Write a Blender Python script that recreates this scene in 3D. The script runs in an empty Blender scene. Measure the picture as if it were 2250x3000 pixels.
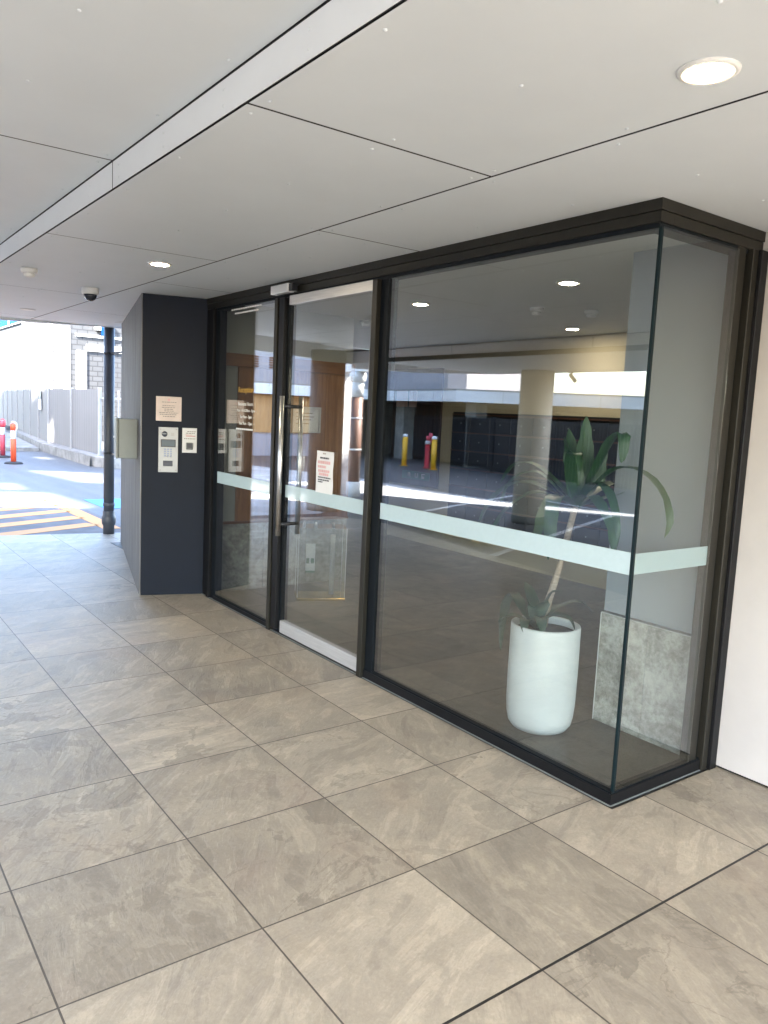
import bpy, bmesh, math, random
from mathutils import Vector, Matrix
from mathutils.geometry import tessellate_polygon
random.seed(7)
S = bpy.context.scene
COL = S.collection
PI = math.pi

# ------------------------------------------------------------------ materials
def new_mat(name):
    m = bpy.data.materials.new(name); m.use_nodes = True
    nt = m.node_tree; nt.nodes.clear()
    return m, nt
def N(nt, t, **kw):
    n = nt.nodes.new(t)
    for k, v in kw.items():
        if k in ('op',): n.operation = v
        else: setattr(n, k, v)
    return n
def L(nt, a, b): nt.links.new(a, b)
def setin(n, **kw):
    for k, v in kw.items(): n.inputs[k.replace('_', ' ')].default_value = v
def math_(nt, op, a, b=None, c=None, clamp=False):
    n = nt.nodes.new('ShaderNodeMath'); n.operation = op; n.use_clamp = clamp
    for i, v in enumerate((a, b, c)):
        if v is None: continue
        if isinstance(v, (int, float)): n.inputs[i].default_value = v
        else: nt.links.new(v, n.inputs[i])
    return n.outputs[0]
def mixc(nt, f, a, b, blend='MIX'):
    n = nt.nodes.new('ShaderNodeMix'); n.data_type = 'RGBA'; n.blend_type = blend
    if isinstance(f, (int, float)): n.inputs[0].default_value = f
    else: nt.links.new(f, n.inputs[0])
    for i, v in ((6, a), (7, b)):
        if isinstance(v, tuple): n.inputs[i].default_value = v + (1,) if len(v) == 3 else v
        else: nt.links.new(v, n.inputs[i])
    return n.outputs[2]
def ramp(nt, f, p0, p1, smooth=True):
    n = nt.nodes.new('ShaderNodeMapRange'); n.interpolation_type = 'SMOOTHSTEP' if smooth else 'LINEAR'
    nt.links.new(f, n.inputs[0]); n.inputs[1].default_value = p0; n.inputs[2].default_value = p1
    return n.outputs[0]
def noise(nt, vec, scale, detail=4, rough=.55, dist=0.0):
    n = nt.nodes.new('ShaderNodeTexNoise')
    n.inputs['Scale'].default_value = scale; n.inputs['Detail'].default_value = detail
    n.inputs['Roughness'].default_value = rough; n.inputs['Distortion'].default_value = dist
    if vec is not None: nt.links.new(vec, n.inputs['Vector'])
    return n.outputs['Fac']
def mapping(nt, vec, scale=(1, 1, 1), rot=(0, 0, 0)):
    n = nt.nodes.new('ShaderNodeMapping'); nt.links.new(vec, n.inputs[0])
    n.inputs['Scale'].default_value = scale; n.inputs['Rotation'].default_value = rot
    return n.outputs[0]
def pos(nt): return nt.nodes.new('ShaderNodeNewGeometry').outputs['Position']
def bsdf(nt, color=None, rough=.5, metal=0., bump=None, bstr=.2, bdist=.01, spec=.5):
    b = nt.nodes.new('ShaderNodeBsdfPrincipled'); o = nt.nodes.new('ShaderNodeOutputMaterial')
    nt.links.new(b.outputs[0], o.inputs[0])
    if isinstance(color, tuple): b.inputs['Base Color'].default_value = color + (1,)
    elif color is not None: nt.links.new(color, b.inputs['Base Color'])
    if isinstance(rough, (int, float)): b.inputs['Roughness'].default_value = rough
    else: nt.links.new(rough, b.inputs['Roughness'])
    b.inputs['Metallic'].default_value = metal
    b.inputs['Specular IOR Level'].default_value = spec
    if bump is not None:
        k = nt.nodes.new('ShaderNodeBump'); k.inputs['Strength'].default_value = bstr; k.inputs['Distance'].default_value = bdist
        nt.links.new(bump, k.inputs['Height']); nt.links.new(k.outputs[0], b.inputs['Normal'])
    return b
def plain(name, col, rough=.5, metal=0., var=.12, scale=6., bstr=.05, stretch=(1, 1, 1), spec=.5):
    """a paint/metal/plastic with a little procedural unevenness"""
    m, nt = new_mat(name); p = mapping(nt, pos(nt), stretch)
    f = noise(nt, p, scale, 6, .6)
    dark = tuple(c * (1 - var) for c in col); lite = tuple(min(1, c * (1 + var)) for c in col)
    c = mixc(nt, ramp(nt, f, .3, .7), dark, lite)
    g = noise(nt, p, scale * 14, 3)
    r = math_(nt, 'ADD', math_(nt, 'MULTIPLY', f, .16), rough - .08)
    bsdf(nt, c, r, metal, g, bstr, .004, spec)
    return m

TY = .5984
def tile_mat(name, light, dark, mult=1., rough=.5):
    m, nt = new_mat(name)
    P = pos(nt); sx = N(nt, 'ShaderNodeSeparateXYZ'); L(nt, P, sx.inputs[0])
    X = math_(nt, 'DIVIDE', sx.outputs[0], .6); Y = math_(nt, 'DIVIDE', sx.outputs[1], TY)
    ix = math_(nt, 'FLOOR', X); iy = math_(nt, 'FLOOR', Y)
    fx = math_(nt, 'FRACT', X); fy = math_(nt, 'FRACT', Y)
    ex = math_(nt, 'MINIMUM', fx, math_(nt, 'SUBTRACT', 1., fx)); ey = math_(nt, 'MINIMUM', fy, math_(nt, 'SUBTRACT', 1., fy))
    e = math_(nt, 'MULTIPLY', math_(nt, 'MINIMUM', ex, ey), .6)
    # black movement joint on the line x = 3.6
    mj = math_(nt, 'LESS_THAN', math_(nt, 'ABSOLUTE', math_(nt, 'SUBTRACT', sx.outputs[0], 3.6)), .0046)
    grout = math_(nt, 'LESS_THAN', e, .0029)
    cid = N(nt, 'ShaderNodeCombineXYZ'); L(nt, ix, cid.inputs[0]); L(nt, iy, cid.inputs[1])
    wn = N(nt, 'ShaderNodeTexWhiteNoise', noise_dimensions='3D'); L(nt, cid.outputs[0], wn.inputs['Vector'])
    rc = N(nt, 'ShaderNodeSeparateColor'); L(nt, wn.outputs['Color'], rc.inputs[0])
    off = N(nt, 'ShaderNodeVectorMath', operation='SCALE'); L(nt, wn.outputs['Color'], off.inputs[0]); off.inputs['Scale'].default_value = 37.
    loc = N(nt, 'ShaderNodeCombineXYZ'); L(nt, math_(nt, 'SUBTRACT', fx, .5), loc.inputs[0]); L(nt, math_(nt, 'SUBTRACT', fy, .5), loc.inputs[1])
    vr = N(nt, 'ShaderNodeVectorRotate', rotation_type='Z_AXIS'); L(nt, loc.outputs[0], vr.inputs['Vector'])
    ang = math_(nt, 'ADD', math_(nt, 'MULTIPLY', rc.outputs[0], 1.3), .2); L(nt, ang, vr.inputs['Angle'])
    vv = N(nt, 'ShaderNodeVectorMath', operation='ADD'); L(nt, vr.outputs[0], vv.inputs[0]); L(nt, off.outputs[0], vv.inputs[1])
    V = vv.outputs[0]
    streak = noise(nt, mapping(nt, V, (1.0, 3.0, 1)), 1.5, 10, .66, .55)
    cloud = noise(nt, V, 1.7, 8, .62, .5)
    grain = noise(nt, V, 55, 5, .7)
    mid = noise(nt, V, 9, 6, .65, .6)
    a = math_(nt, 'ADD', math_(nt, 'MULTIPLY', streak, .6), math_(nt, 'MULTIPLY', cloud, .4))
    fac = ramp(nt, a, .36, .64)
    c = mixc(nt, fac, dark, light)
    # slate-like layers: crisp contour steps of the same field
    st = math_(nt, 'FRACT', math_(nt, 'MULTIPLY', math_(nt, 'ADD', streak, math_(nt, 'MULTIPLY', mid, .10)), 7.5))
    stp = math_(nt, 'SUBTRACT', ramp(nt, st, .0, .07), ramp(nt, st, .45, .95))
    c = mixc(nt, math_(nt, 'MULTIPLY', stp, .22), c, tuple(d * .80 for d in dark))
    fl = ramp(nt, noise(nt, mapping(nt, V, (1, 2.2, 1)), 15, 6, .7, .4), .56, .66)
    c = mixc(nt, math_(nt, 'MULTIPLY', fl, .20), c, tuple(min(1, d * 1.12) for d in light))
    # sharp edged grey slate patches
    patch = ramp(nt, math_(nt, 'ADD', cloud, math_(nt, 'MULTIPLY', mid, .16)), .655, .668)
    c = mixc(nt, math_(nt, 'MULTIPLY', patch, math_(nt, 'MULTIPLY', rc.outputs[1], .75)), c, tuple(d * .78 for d in dark))
    # ochre and pink washes
    w = ramp(nt, noise(nt, V, 1.1, 3), .52, .75)
    tint = mixc(nt, rc.outputs[2], (.42, .30, .17), (.38, .27, .24))
    c = mixc(nt, math_(nt, 'MULTIPLY', w, .26), c, tint)
    # thin veins
    vn = noise(nt, V, 1.25, 7, .6, .9)
    ve = math_(nt, 'SUBTRACT', 1., ramp(nt, math_(nt, 'ABSOLUTE', math_(nt, 'SUBTRACT', vn, .5)), .002, .012))
    ve = math_(nt, 'MULTIPLY', ve, ramp(nt, rc.outputs[1], .35, .8))
    c = mixc(nt, math_(nt, 'MULTIPLY', ve, .38), c, (.19, .155, .115))
    gr = math_(nt, 'ADD', math_(nt, 'MULTIPLY', grain, .42), .79)
    gr = math_(nt, 'MULTIPLY', gr, math_(nt, 'ADD', math_(nt, 'MULTIPLY', mid, .44), .79))
    val = math_(nt, 'MULTIPLY', gr, math_(nt, 'ADD', math_(nt, 'MULTIPLY', rc.outputs[0], .34 ), .86))
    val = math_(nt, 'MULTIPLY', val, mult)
    cc = N(nt, 'ShaderNodeVectorMath', operation='SCALE'); L(nt, c, cc.inputs[0]); L(nt, val, cc.inputs['Scale'])
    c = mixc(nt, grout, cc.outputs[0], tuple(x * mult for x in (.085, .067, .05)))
    c = mixc(nt, mj, c, (.012, .010, .009))
    h = math_(nt, 'ADD', math_(nt, 'MULTIPLY', mid, .5), math_(nt, 'MULTIPLY', grain, .25))
    h = math_(nt, 'ADD', h, math_(nt, 'MULTIPLY', stp, -.35))
    h = math_(nt, 'SUBTRACT', h, math_(nt, 'MULTIPLY', grout, .8))
    r = math_(nt, 'ADD', math_(nt, 'MULTIPLY', mid, .25), rough - .1)
    bsdf(nt, c, r, 0, h, .42, .006)
    return m

def stone_mat(name):
    m, nt = new_mat(name); P = pos(nt)
    big = noise(nt, P, 3.2, 9, .7, .8); fine = noise(nt, P, 26, 8, .75)
    a = math_(nt, 'ADD', math_(nt, 'MULTIPLY', big, .55), math_(nt, 'MULTIPLY', fine, .45))
    c = mixc(nt, ramp(nt, a, .36, .64), (.15, .145, .125), (.54, .535, .49))
    bsdf(nt, c, .55, 0, fine, .3, .004)
    return m
def wood_mat(name, a, b, rough=.45, axis='Z'):
    m, nt = new_mat(name)
    sc = {'Z': (9, 9, .55), 'Y': (9, .55, 9), 'X': (.55, 9, 9)}[axis]
    p = mapping(nt, pos(nt), sc)
    f = noise(nt, p, 2.6, 8, .62, .7); g = noise(nt, p, 16, 4)
    c = mixc(nt, ramp(nt, math_(nt, 'ADD', math_(nt, 'MULTIPLY', f, .75), math_(nt, 'MULTIPLY', g, .25)), .35, .65), a, b)
    bsdf(nt, c, rough, 0, g, .08, .003)
    return m
def clad_mat(name):
    m, nt = new_mat(name)
    p = mapping(nt, pos(nt), (8, 8, .5)); f = noise(nt, p, 3.4, 8, .65); g = noise(nt, pos(nt), 90, 4, .7)
    c = mixc(nt, ramp(nt, f, .33, .68), (.085, .082, .085), (.165, .16, .16))
    bsdf(nt, c, .75, 0, math_(nt, 'ADD', math_(nt, 'MULTIPLY', f, .4), g), .4, .006)
    return m
def asphalt_mat(name):
    m, nt = new_mat(name); P = pos(nt)
    f = noise(nt, P, .55, 6, .6); g = noise(nt, P, 120, 3, .8); h = noise(nt, mapping(nt, P, (.25, 2.2, 1)), 1.1, 5, .6)
    c = mixc(nt, ramp(nt, math_(nt, 'ADD', math_(nt, 'MULTIPLY', f, .5), math_(nt, 'MULTIPLY', h, .5)), .35, .65), (.046, .046, .049), (.092, .092, .095))
    cc = mixc(nt, math_(nt, 'MULTIPLY', g, .5), c, (.12, .118, .112))
    bsdf(nt, cc, math_(nt, 'ADD', math_(nt, 'MULTIPLY', f, .3), .42), 0, g, .5, .008)
    return m
def road_paint(name, col, cover=.35):
    m, nt = new_mat(name); P = pos(nt)
    f = noise(nt, P, 7, 8, .7); g = noise(nt, P, 60, 4, .8)
    w = ramp(nt, math_(nt, 'ADD', math_(nt, 'MULTIPLY', f, .6), math_(nt, 'MULTIPLY', g, .4)), cover, cover + .1)
    c = mixc(nt, w, (.07, .07, .07), col)
    bsdf(nt, c, .6, 0, g, .3, .004)
    return m
def block_mat(name, base, mortar, bw=.4, bh=.2, axis='Y'):
    m, nt = new_mat(name); P = pos(nt)
    s = N(nt, 'ShaderNodeSeparateXYZ'); L(nt, P, s.inputs[0])
    v = N(nt, 'ShaderNodeCombineXYZ'); L(nt, math_(nt, 'ADD', s.outputs[0], s.outputs[1]), v.inputs[0]); L(nt, s.outputs[2], v.inputs[1])
    b = N(nt, 'ShaderNodeTexBrick'); L(nt, v.outputs[0], b.inputs['Vector'])
    b.inputs['Scale'].default_value = 1.; b.inputs['Brick Width'].default_value = bw; b.inputs['Row Height'].default_value = bh
    b.inputs['Mortar Size'].default_value = .022; b.inputs['Color1'].default_value = base + (1,)
    b.inputs['Color2'].default_value = tuple(x * .82 for x in base) + (1,); b.inputs['Mortar'].default_value = mortar + (1,)
    f = noise(nt, P, 5, 6, .7)
    c = mixc(nt, math_(nt, 'MULTIPLY', f, .45), b.outputs[0], tuple(x * .6 for x in base))
    bsdf(nt, c, .85, 0, b.outputs['Fac'], .4, -.01)
    return m
def glass_mat(name, tint, r0, gl=(1, 1, 1), power=4.0):
    """pane: tinted see-through plus a mirror reflection that grows with the angle"""
    m, nt = new_mat(name)
    lw = N(nt, 'ShaderNodeLayerWeight'); lw.inputs['Blend'].default_value = .5
    f5 = math_(nt, 'POWER', lw.outputs['Facing'], power)
    fr = math_(nt, 'ADD', math_(nt, 'MULTIPLY', f5, 1 - r0), r0)
    t = N(nt, 'ShaderNodeBsdfTransparent'); t.inputs[0].default_value = tint + (1,)
    g = N(nt, 'ShaderNodeBsdfGlossy'); g.inputs['Roughness'].default_value = 0.0; g.inputs[0].default_value = gl + (1,)
    mx = N(nt, 'ShaderNodeMixShader'); L(nt, fr, mx.inputs[0]); L(nt, t.outputs[0], mx.inputs[1]); L(nt, g.outputs[0], mx.inputs[2])
    P = pos(nt); sm = noise(nt, mapping(nt, P, (1.5, 1.5, .6), (.4, .3, .2)), 2.6, 8, .68, .9); dots = noise(nt, P, 55, 3, .6)
    k = math_(nt, 'ADD', math_(nt, 'MULTIPLY', ramp(nt, sm, .52, .72), .0035), math_(nt, 'MULTIPLY', ramp(nt, dots, .71, .77), .014))
    df = N(nt, 'ShaderNodeBsdfDiffuse'); df.inputs[0].default_value = (.6, .6, .58, 1)
    m2 = N(nt, 'ShaderNodeMixShader'); L(nt, k, m2.inputs[0]); L(nt, mx.outputs[0], m2.inputs[1]); L(nt, df.outputs[0], m2.inputs[2])
    o = N(nt, 'ShaderNodeOutputMaterial'); L(nt, m2.outputs[0], o.inputs[0])
    return m
def frost_mat(name):
    m, nt = new_mat(name)
    t = N(nt, 'ShaderNodeBsdfTransparent'); t.inputs[0].default_value = (.8, .9, .88, 1)
    f = noise(nt, pos(nt), 40, 3)
    c = mixc(nt, f, (.52, .635, .67), (.58, .70, .735))
    b = N(nt, 'ShaderNodeBsdfPrincipled'); L(nt, c, b.inputs['Base Color']); b.inputs['Roughness'].default_value = .06
    mx = N(nt, 'ShaderNodeMixShader'); mx.inputs[0].default_value = .8
    L(nt, t.outputs[0], mx.inputs[1]); L(nt, b.outputs[0], mx.inputs[2])
    o = N(nt, 'ShaderNodeOutputMaterial'); L(nt, mx.outputs[0], o.inputs[0])
    return m
def emit_mat(name, col, strength):
    m, nt = new_mat(name)
    e = N(nt, 'ShaderNodeEmission'); e.inputs[0].default_value = col + (1,); e.inputs[1].default_value = strength
    o = N(nt, 'ShaderNodeOutputMaterial'); L(nt, e.outputs[0], o.inputs[0])
    return m
def leaf_mat(name, a, b):
    m, nt = new_mat(name)
    f = noise(nt, pos(nt), 14, 5, .6); g = noise(nt, mapping(nt, pos(nt), (60, 60, 6)), 3, 3)
    c = mixc(nt, f, a, b)
    k = bsdf(nt, c, .42, 0, g, .15, .003)
    return m

M = dict(
    tile=tile_mat('porcelain_tile', (.50, .425, .320), (.312, .265, .205), 1.02, .46),
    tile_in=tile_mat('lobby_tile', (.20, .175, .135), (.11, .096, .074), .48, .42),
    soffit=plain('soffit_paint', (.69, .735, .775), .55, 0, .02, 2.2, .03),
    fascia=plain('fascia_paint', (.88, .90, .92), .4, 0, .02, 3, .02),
    gap=plain('black_gap', (.012, .012, .016), .8),
    bronze=plain('bronze_anodised', (.026, .024, .019), .45, .3, .1, 5, .03, (6, 6, .6), .25),
    darkbronze=plain('dark_anodised', (.010, .010, .011), .45, .2, .1, 5, .03, (6, 6, .6), .2),
    gasket=plain('black_gasket', (.005, .007, .009), .6, spec=.15),
    navy=plain('charcoal_blue_paint', (.0065, .0095, .0175), .55, 0, .12, 3, .04, spec=.18),
    clad=clad_mat('grey_textured_cladding'),
    glass=glass_mat('tinted_glass', (.90, .92, .915), .05, power=2.25),
    glass_side=glass_mat('clear_side_glass', (.90, .92, .91), .05),
    glass_edge=plain('glass_edge', (.006, .014, .017), .35, 0, .1, spec=.15),
    acrylic=glass_mat('clear_acrylic', (.93, .95, .94), .06),
    frost=frost_mat('frosted_film'),
    steel=plain('brushed_stainless', (.62, .61, .60), .3, 1., .06, 4, .05, (1, 1, 40)),
    steelpaint=plain('satin_steel_face', (.70, .70, .70), .38, .45, .04, 4, .03),
    railsteel=plain('brushed_rail', (.56, .55, .54), .36, .5, .09, 5, .06, (1, 1, 30)),
    brushed=plain('brushed_faceplate', (.40, .40, .40), .45, .25, .05, 6, .03),
    white=plain('white_plastic', (.74, .74, .73), .4, 0, .03, 8, .02),
    dome=plain('dark_dome', (.02, .024, .035), .12, 0, .05),
    render=plain('white_render', (.53, .50, .48), .8, 0, .06, 1.6, .16),
    lobbywall=plain('grey_lobby_paint', (.30, .325, .35), .7, 0, .03, 2, .04),
    lobbyside=plain('grey_green_paint', (.38, .405, .40), .7, 0, .03, 2, .04),
    cream=plain('cream_paint', (.52, .47, .36), .7, 0, .04, 2, .04),
    lobbyceil=plain('lobby_ceiling_paint', (.62, .64, .65), .7, 0, .02, 2, .03),
    stone=stone_mat('mottled_stone'),
    oak=wood_mat('oak', (.20, .085, .028), (.36, .17, .065)),
    oak_h=wood_mat('oak_beam', (.16, .065, .022), (.27, .12, .045), axis='Y'),
    darkwood=wood_mat('dark_timber', (.030, .014, .008), (.065, .032, .018)),
    orange_timber=wood_mat('orange_timber', (.45, .24, .09), (.62, .36, .16)),
    black=plain('black_plastic', (.015, .016, .02), .35),
    boxblack=plain('black_powdercoat', (.018, .021, .026), .4, .2, .1, 3),
    boxred=plain('letterbox_shelf', (.10, .045, .03), .5),
    screen=plain('lcd_screen', (.045, .075, .09), .15),
    key=plain('key_blue', (.24, .29, .42), .4),
    paper=plain('paper', (.72, .72, .72), .75, 0, .03, 10, .03),
    plaque=plain('blush_plaque', (.68, .57, .52), .5, 0, .08, 9, .03),
    ink=plain('grey_ink', (.28, .24, .22), .7),
    redink=plain('red_ink', (.66, .40, .40), .7),
    ink_dark=plain('dark_ink', (.07, .07, .08), .7),
    gold=plain('gold_vinyl', (.60, .36, .06), .4, .2),
    vinyl=plain('white_vinyl', (.80, .80, .79), .5),
    vinyl_dim=plain('pale_vinyl', (.42, .43, .42), .6),
    yellowpic=plain('yellow_print', (.70, .46, .10), .6, 0, .3, 12),
    brass=plain('brass', (.75, .50, .15), .22, 1., .1, 8),
    boxgrey=plain('grey_enclosure', (.22, .235, .225), .5, .1, .05, 4),
    pipe=plain('charcoal_pipe', (.060, .066, .080), .45, 0, .12, 6),
    asphalt=asphalt_mat('asphalt'),
    yellowline=road_paint('yellow_road_paint', (.60, .235, .03), .30),
    whiteline=road_paint('white_road_paint', (.70, .70, .68)),
    blueline=road_paint('blue_road_paint', (.03, .20, .55)),
    concrete=plain('raw_concrete', (.22, .215, .20), .85, 0, .28, 3.5, .3),
    bounce_grey=plain('bounce_ground_grey', (.095, .09, .082), .85, 0, .12, 1.5, .2),
    pad=plain('worn_crossing_pad', (.125, .115, .112), .85, 0, .25, 2.5, .2),
    streak_pale=plain('sun_streak_pale', (.45, .44, .42), .85, 0, .25, 1.2, .2),
    fence=plain('grey_fence_panel', (.175, .168, .166), .6, 0, .08, 1.2, .03, (1, 1, .4)),
    fencerail=plain('grey_fence_steel', (.30, .295, .285), .5, .1, .08),
    block=block_mat('concrete_block', (.072, .075, .08), (.030, .031, .034)),
    lintel=plain('white_concrete', (.66, .66, .65), .8, 0, .06, 3, .1),
    blueglass=plain('blue_panel', (.006, .045, .22), .6, 0, .06, spec=.04),
    orange=plain('orange_plastic', (.72, .085, .03), .5, 0, .08),
    pinkred=plain('faded_red_plastic', (.50, .06, .085), .5, 0, .08),
    reflect=plain('white_reflective_sleeve', (.82, .82, .82), .35),
    rubber=plain('black_rubber', (.02, .02, .022), .8),
    yellow=plain('bollard_yellow', (.72, .38, .02), .45, 0, .08),
    red=plain('hydrant_red', (.42, .012, .02), .35, 0, .1),
    column=plain('cream_render', (.78, .71, .58), .75, 0, .04, 2.5, .08),
    column_shaded=plain('shaded_column_render', (.085, .070, .058), .8, 0, .08, 2.5, .08),  # shade on the column in the door reflection, painted into its colour
    rust=plain('brown_pipe_paint', (.15, .075, .05), .5, 0, .15, 5),
    lilac=plain('lilac_grey_render', (.40, .38, .40), .8, 0, .06, 1.5, .1),
    podwhite=plain('white_fascia_panel', (.72, .73, .74), .5, 0, .04, 1.5, .05),
    picket=plain('black_picket', (.015, .018, .024), .4, .2),
    soil=plain('potting_soil', (.022, .018, .016), .95, 0, .4, 40, .6),
    pot=plain('white_pot_glaze', (.70, .73, .71), .35, 0, .06, 4, .04),
    bark=plain('pale_stem', (.42, .34, .26), .8, 0, .25, 25, .3, (1, 1, 4)),
    leaf=leaf_mat('dracaena_leaf', (.009, .040, .009), (.026, .090, .016)),
    leaf2=leaf_mat('dark_leaf', (.008, .030, .018), (.02, .060, .03)),
    green=plain('green_sign', (.02, .14, .09), .5),
    lamp=emit_mat('lamp_glow', (1.0, .84, .60), 28.0),
    lampring=emit_mat('lamp_edge_glow', (1.0, .78, .46), .22),
    lampdim=plain('unlit_diffuser', (.80, .80, .78), .4),
    brickpink=plain('pink_brick', (.50, .26, .19), .8),
)

# ------------------------------------------------------------------ mesh helpers
class MB:
    def __init__(s): s.bm = bmesh.new()
    def box(s, x0, x1, y0, y1, z0, z1, mat=None):
        bm = s.bm; r = []
        for z in (z0, z1):
            r += [bm.verts.new(p) for p in ((x0, y0, z), (x1, y0, z), (x1, y1, z), (x0, y1, z))]
        for f in ((3, 2, 1, 0), (4, 5, 6, 7), (0, 1, 5, 4), (1, 2, 6, 5), (2, 3, 7, 6), (3, 0, 4, 7)):
            bm.faces.new([r[i] for i in f])
        if mat is not None: bmesh.ops.transform(bm, matrix=mat, verts=r)
        return s
    def rbox(s, x0, x1, y0, y1, z0, z1, b=.004, seg=2, mat=None):
        t = bmesh.new(); q = MB(); q.bm.free(); q.bm = t; q.box(x0, x1, y0, y1, z0, z1)
        bmesh.ops.bevel(t, geom=t.edges[:], offset=b, segments=seg, affect='EDGES', profile=.5)
        if mat is not None: bmesh.ops.transform(t, matrix=mat, verts=t.verts[:])
        s._merge(t); return s
    def _merge(s, t):
        me = bpy.data.meshes.new('tmp'); t.to_mesh(me); t.free(); s.bm.from_mesh(me); bpy.data.meshes.remove(me)
    def prism(s, pts, z0, z1, mat=None):
        bm = s.bm; a = [bm.verts.new((p[0], p[1], z0)) for p in pts]; b = [bm.verts.new((p[0], p[1], z1)) for p in pts]
        n = len(pts); bm.faces.new(list(reversed(a))); bm.faces.new(b)
        for i in range(n): bm.faces.new((a[i], a[(i + 1) % n], b[(i + 1) % n], b[i]))
        if mat is not None: bmesh.ops.transform(bm, matrix=mat, verts=a + b)
        return s
    def lathe(s, prof, cx=0, cy=0, seg=32, smooth=True):
        bm = s.bm; rings = []
        for r, z in prof:
            rings.append([bm.verts.new((cx + r * math.cos(2 * PI * i / seg), cy + r * math.sin(2 * PI * i / seg), z)) for i in range(seg)])
        for a, b in zip(rings, rings[1:]):
            for i in range(seg):
                f = bm.faces.new((a[i], a[(i + 1) % seg], b[(i + 1) % seg], b[i])); f.smooth = smooth
        if prof[0][0] > 1e-6: bm.faces.new(list(reversed(rings[0])))
        if prof[-1][0] > 1e-6: bm.faces.new(rings[-1])
        return s
    def tube(s, pts, r, seg=12, closed_ends=True):
        bm = s.bm; rings = []; pts = [Vector(p) for p in pts]
        rr = r if isinstance(r, (list, tuple)) else [r] * len(pts)
        for i, p in enumerate(pts):
            d = (pts[min(i + 1, len(pts) - 1)] - pts[max(i - 1, 0)]).normalized()
            u = d.cross(Vector((0, 0, 1)) if abs(d.z) < .9 else Vector((1, 0, 0))).normalized(); v = d.cross(u)
            rings.append([bm.verts.new(p + (u * math.cos(2 * PI * k / seg) + v * math.sin(2 * PI * k / seg)) * rr[i]) for k in range(seg)])
        for a, b in zip(rings, rings[1:]):
            for i in range(seg):
                f = bm.faces.new((a[i], a[(i + 1) % seg], b[(i + 1) % seg], b[i])); f.smooth = True
        if closed_ends: bm.faces.new(list(reversed(rings[0]))); bm.faces.new(rings[-1])
        return s
    def build(s, name, mat, parent=None, loc=None, rotz=0.):
        bm = s.bm; bmesh.ops.recalc_face_normals(bm, faces=bm.faces[:])
        me = bpy.data.meshes.new(name); bm.to_mesh(me); bm.free()
        me.materials.append(M[mat] if isinstance(mat, str) else mat)
        o = bpy.data.objects.new(name, me); COL.objects.link(o)
        if parent is not None: o.parent = parent
        if loc is not None: o.location = loc
        o.rotation_euler.z = rotz
        return o
def thing(name, label, cat, loc=(0, 0, 0), rotz=0., group=None):
    o = bpy.data.objects.new(name, None); COL.objects.link(o); o.location = loc; o.rotation_euler = (0, 0, rotz)
    o.empty_display_size = .1; tag(o, label, cat, group); return o
def tag(o, label, cat, group=None):
    o['label'] = label; o['category'] = cat
    if group: o['group'] = group
    return o
def struct(o): o['kind'] = 'structure'; return o
def copy_tree(o, parent=None):
    c = o.copy(); COL.objects.link(c)
    if parent is not None: c.parent = parent
    for ch in list(o.children): copy_tree(ch, c)
    return c
def text_obj(name, body, size, mat, parent, mw, align='CENTER', depth=.0006):
    cu = bpy.data.curves.new(name, 'FONT'); cu.body = body; cu.size = size; cu.align_x = align; cu.extrude = depth
    t = bpy.data.objects.new(name, cu); COL.objects.link(t)
    dg = bpy.context.evaluated_depsgraph_get(); me = bpy.data.meshes.new_from_object(t.evaluated_get(dg))
    bpy.data.objects.remove(t); bpy.data.curves.remove(cu)
    me.name = name; me.transform(mw); me.materials.clear(); me.materials.append(M[mat])
    o = bpy.data.objects.new(name, me); COL.objects.link(o); o.parent = parent
    return o
def clip(poly, outline):
    """Sutherland-Hodgman, convex counter-clockwise outline"""
    out = poly
    for i in range(len(outline)):
        a, b = outline[i], outline[(i + 1) % len(outline)]
        side = lambda p: (b[0] - a[0]) * (p[1] - a[1]) - (b[1] - a[1]) * (p[0] - a[0])
        src, out = out, []
        for j in range(len(src)):
            p, q = src[j], src[(j + 1) % len(src)]
            sp, sq = side(p), side(q)
            if sp >= 0: out.append(p)
            if (sp >= 0) != (sq >= 0):
                t = sp / (sp - sq); out.append((p[0] + (q[0] - p[0]) * t, p[1] + (q[1] - p[1]) * t))
        if not out: return []
    return out
def wall_with_holes(mb, outer, holes, thick):
    """polygon with holes in local (u,w) coordinates, extruded to a slab; returns in x-z plane at y 0..thick"""
    loops = [[Vector((p[0], p[1], 0)) for p in outer]] + [[Vector((p[0], p[1], 0)) for p in h] for h in holes]
    tris = tessellate_polygon(loops); flat = [v for l in loops for v in l]; bm = mb.bm
    A = [bm.verts.new((v.x, 0, v.y)) for v in flat]; B = [bm.verts.new((v.x, thick, v.y)) for v in flat]
    for t in tris:
        bm.faces.new([A[i] for i in t]); bm.faces.new([B[i] for i in reversed(t)])
    k = 0
    for l in loops:
        n = len(l)
        for i in range(n):
            a, b = k + i, k + (i + 1) % n
            bm.faces.new((A[a], A[b], B[b], B[a]))
        k += n

# frames of reference for walls that are not square to the axes
def frame_on(p, dirx, out):
    """matrix: local x along dirx, local y out of the wall (towards viewer is -y), z up"""
    dx = Vector((dirx[0], dirx[1], 0)).normalized(); dy = Vector((out[0], out[1], 0)).normalized()
    return Matrix(((dx.x, dy.x, 0, p[0]), (dx.y, dy.y, 0, p[1]), (0, 0, 1, p[2] if len(p) > 2 else 0), (0, 0, 0, 1)))

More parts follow.
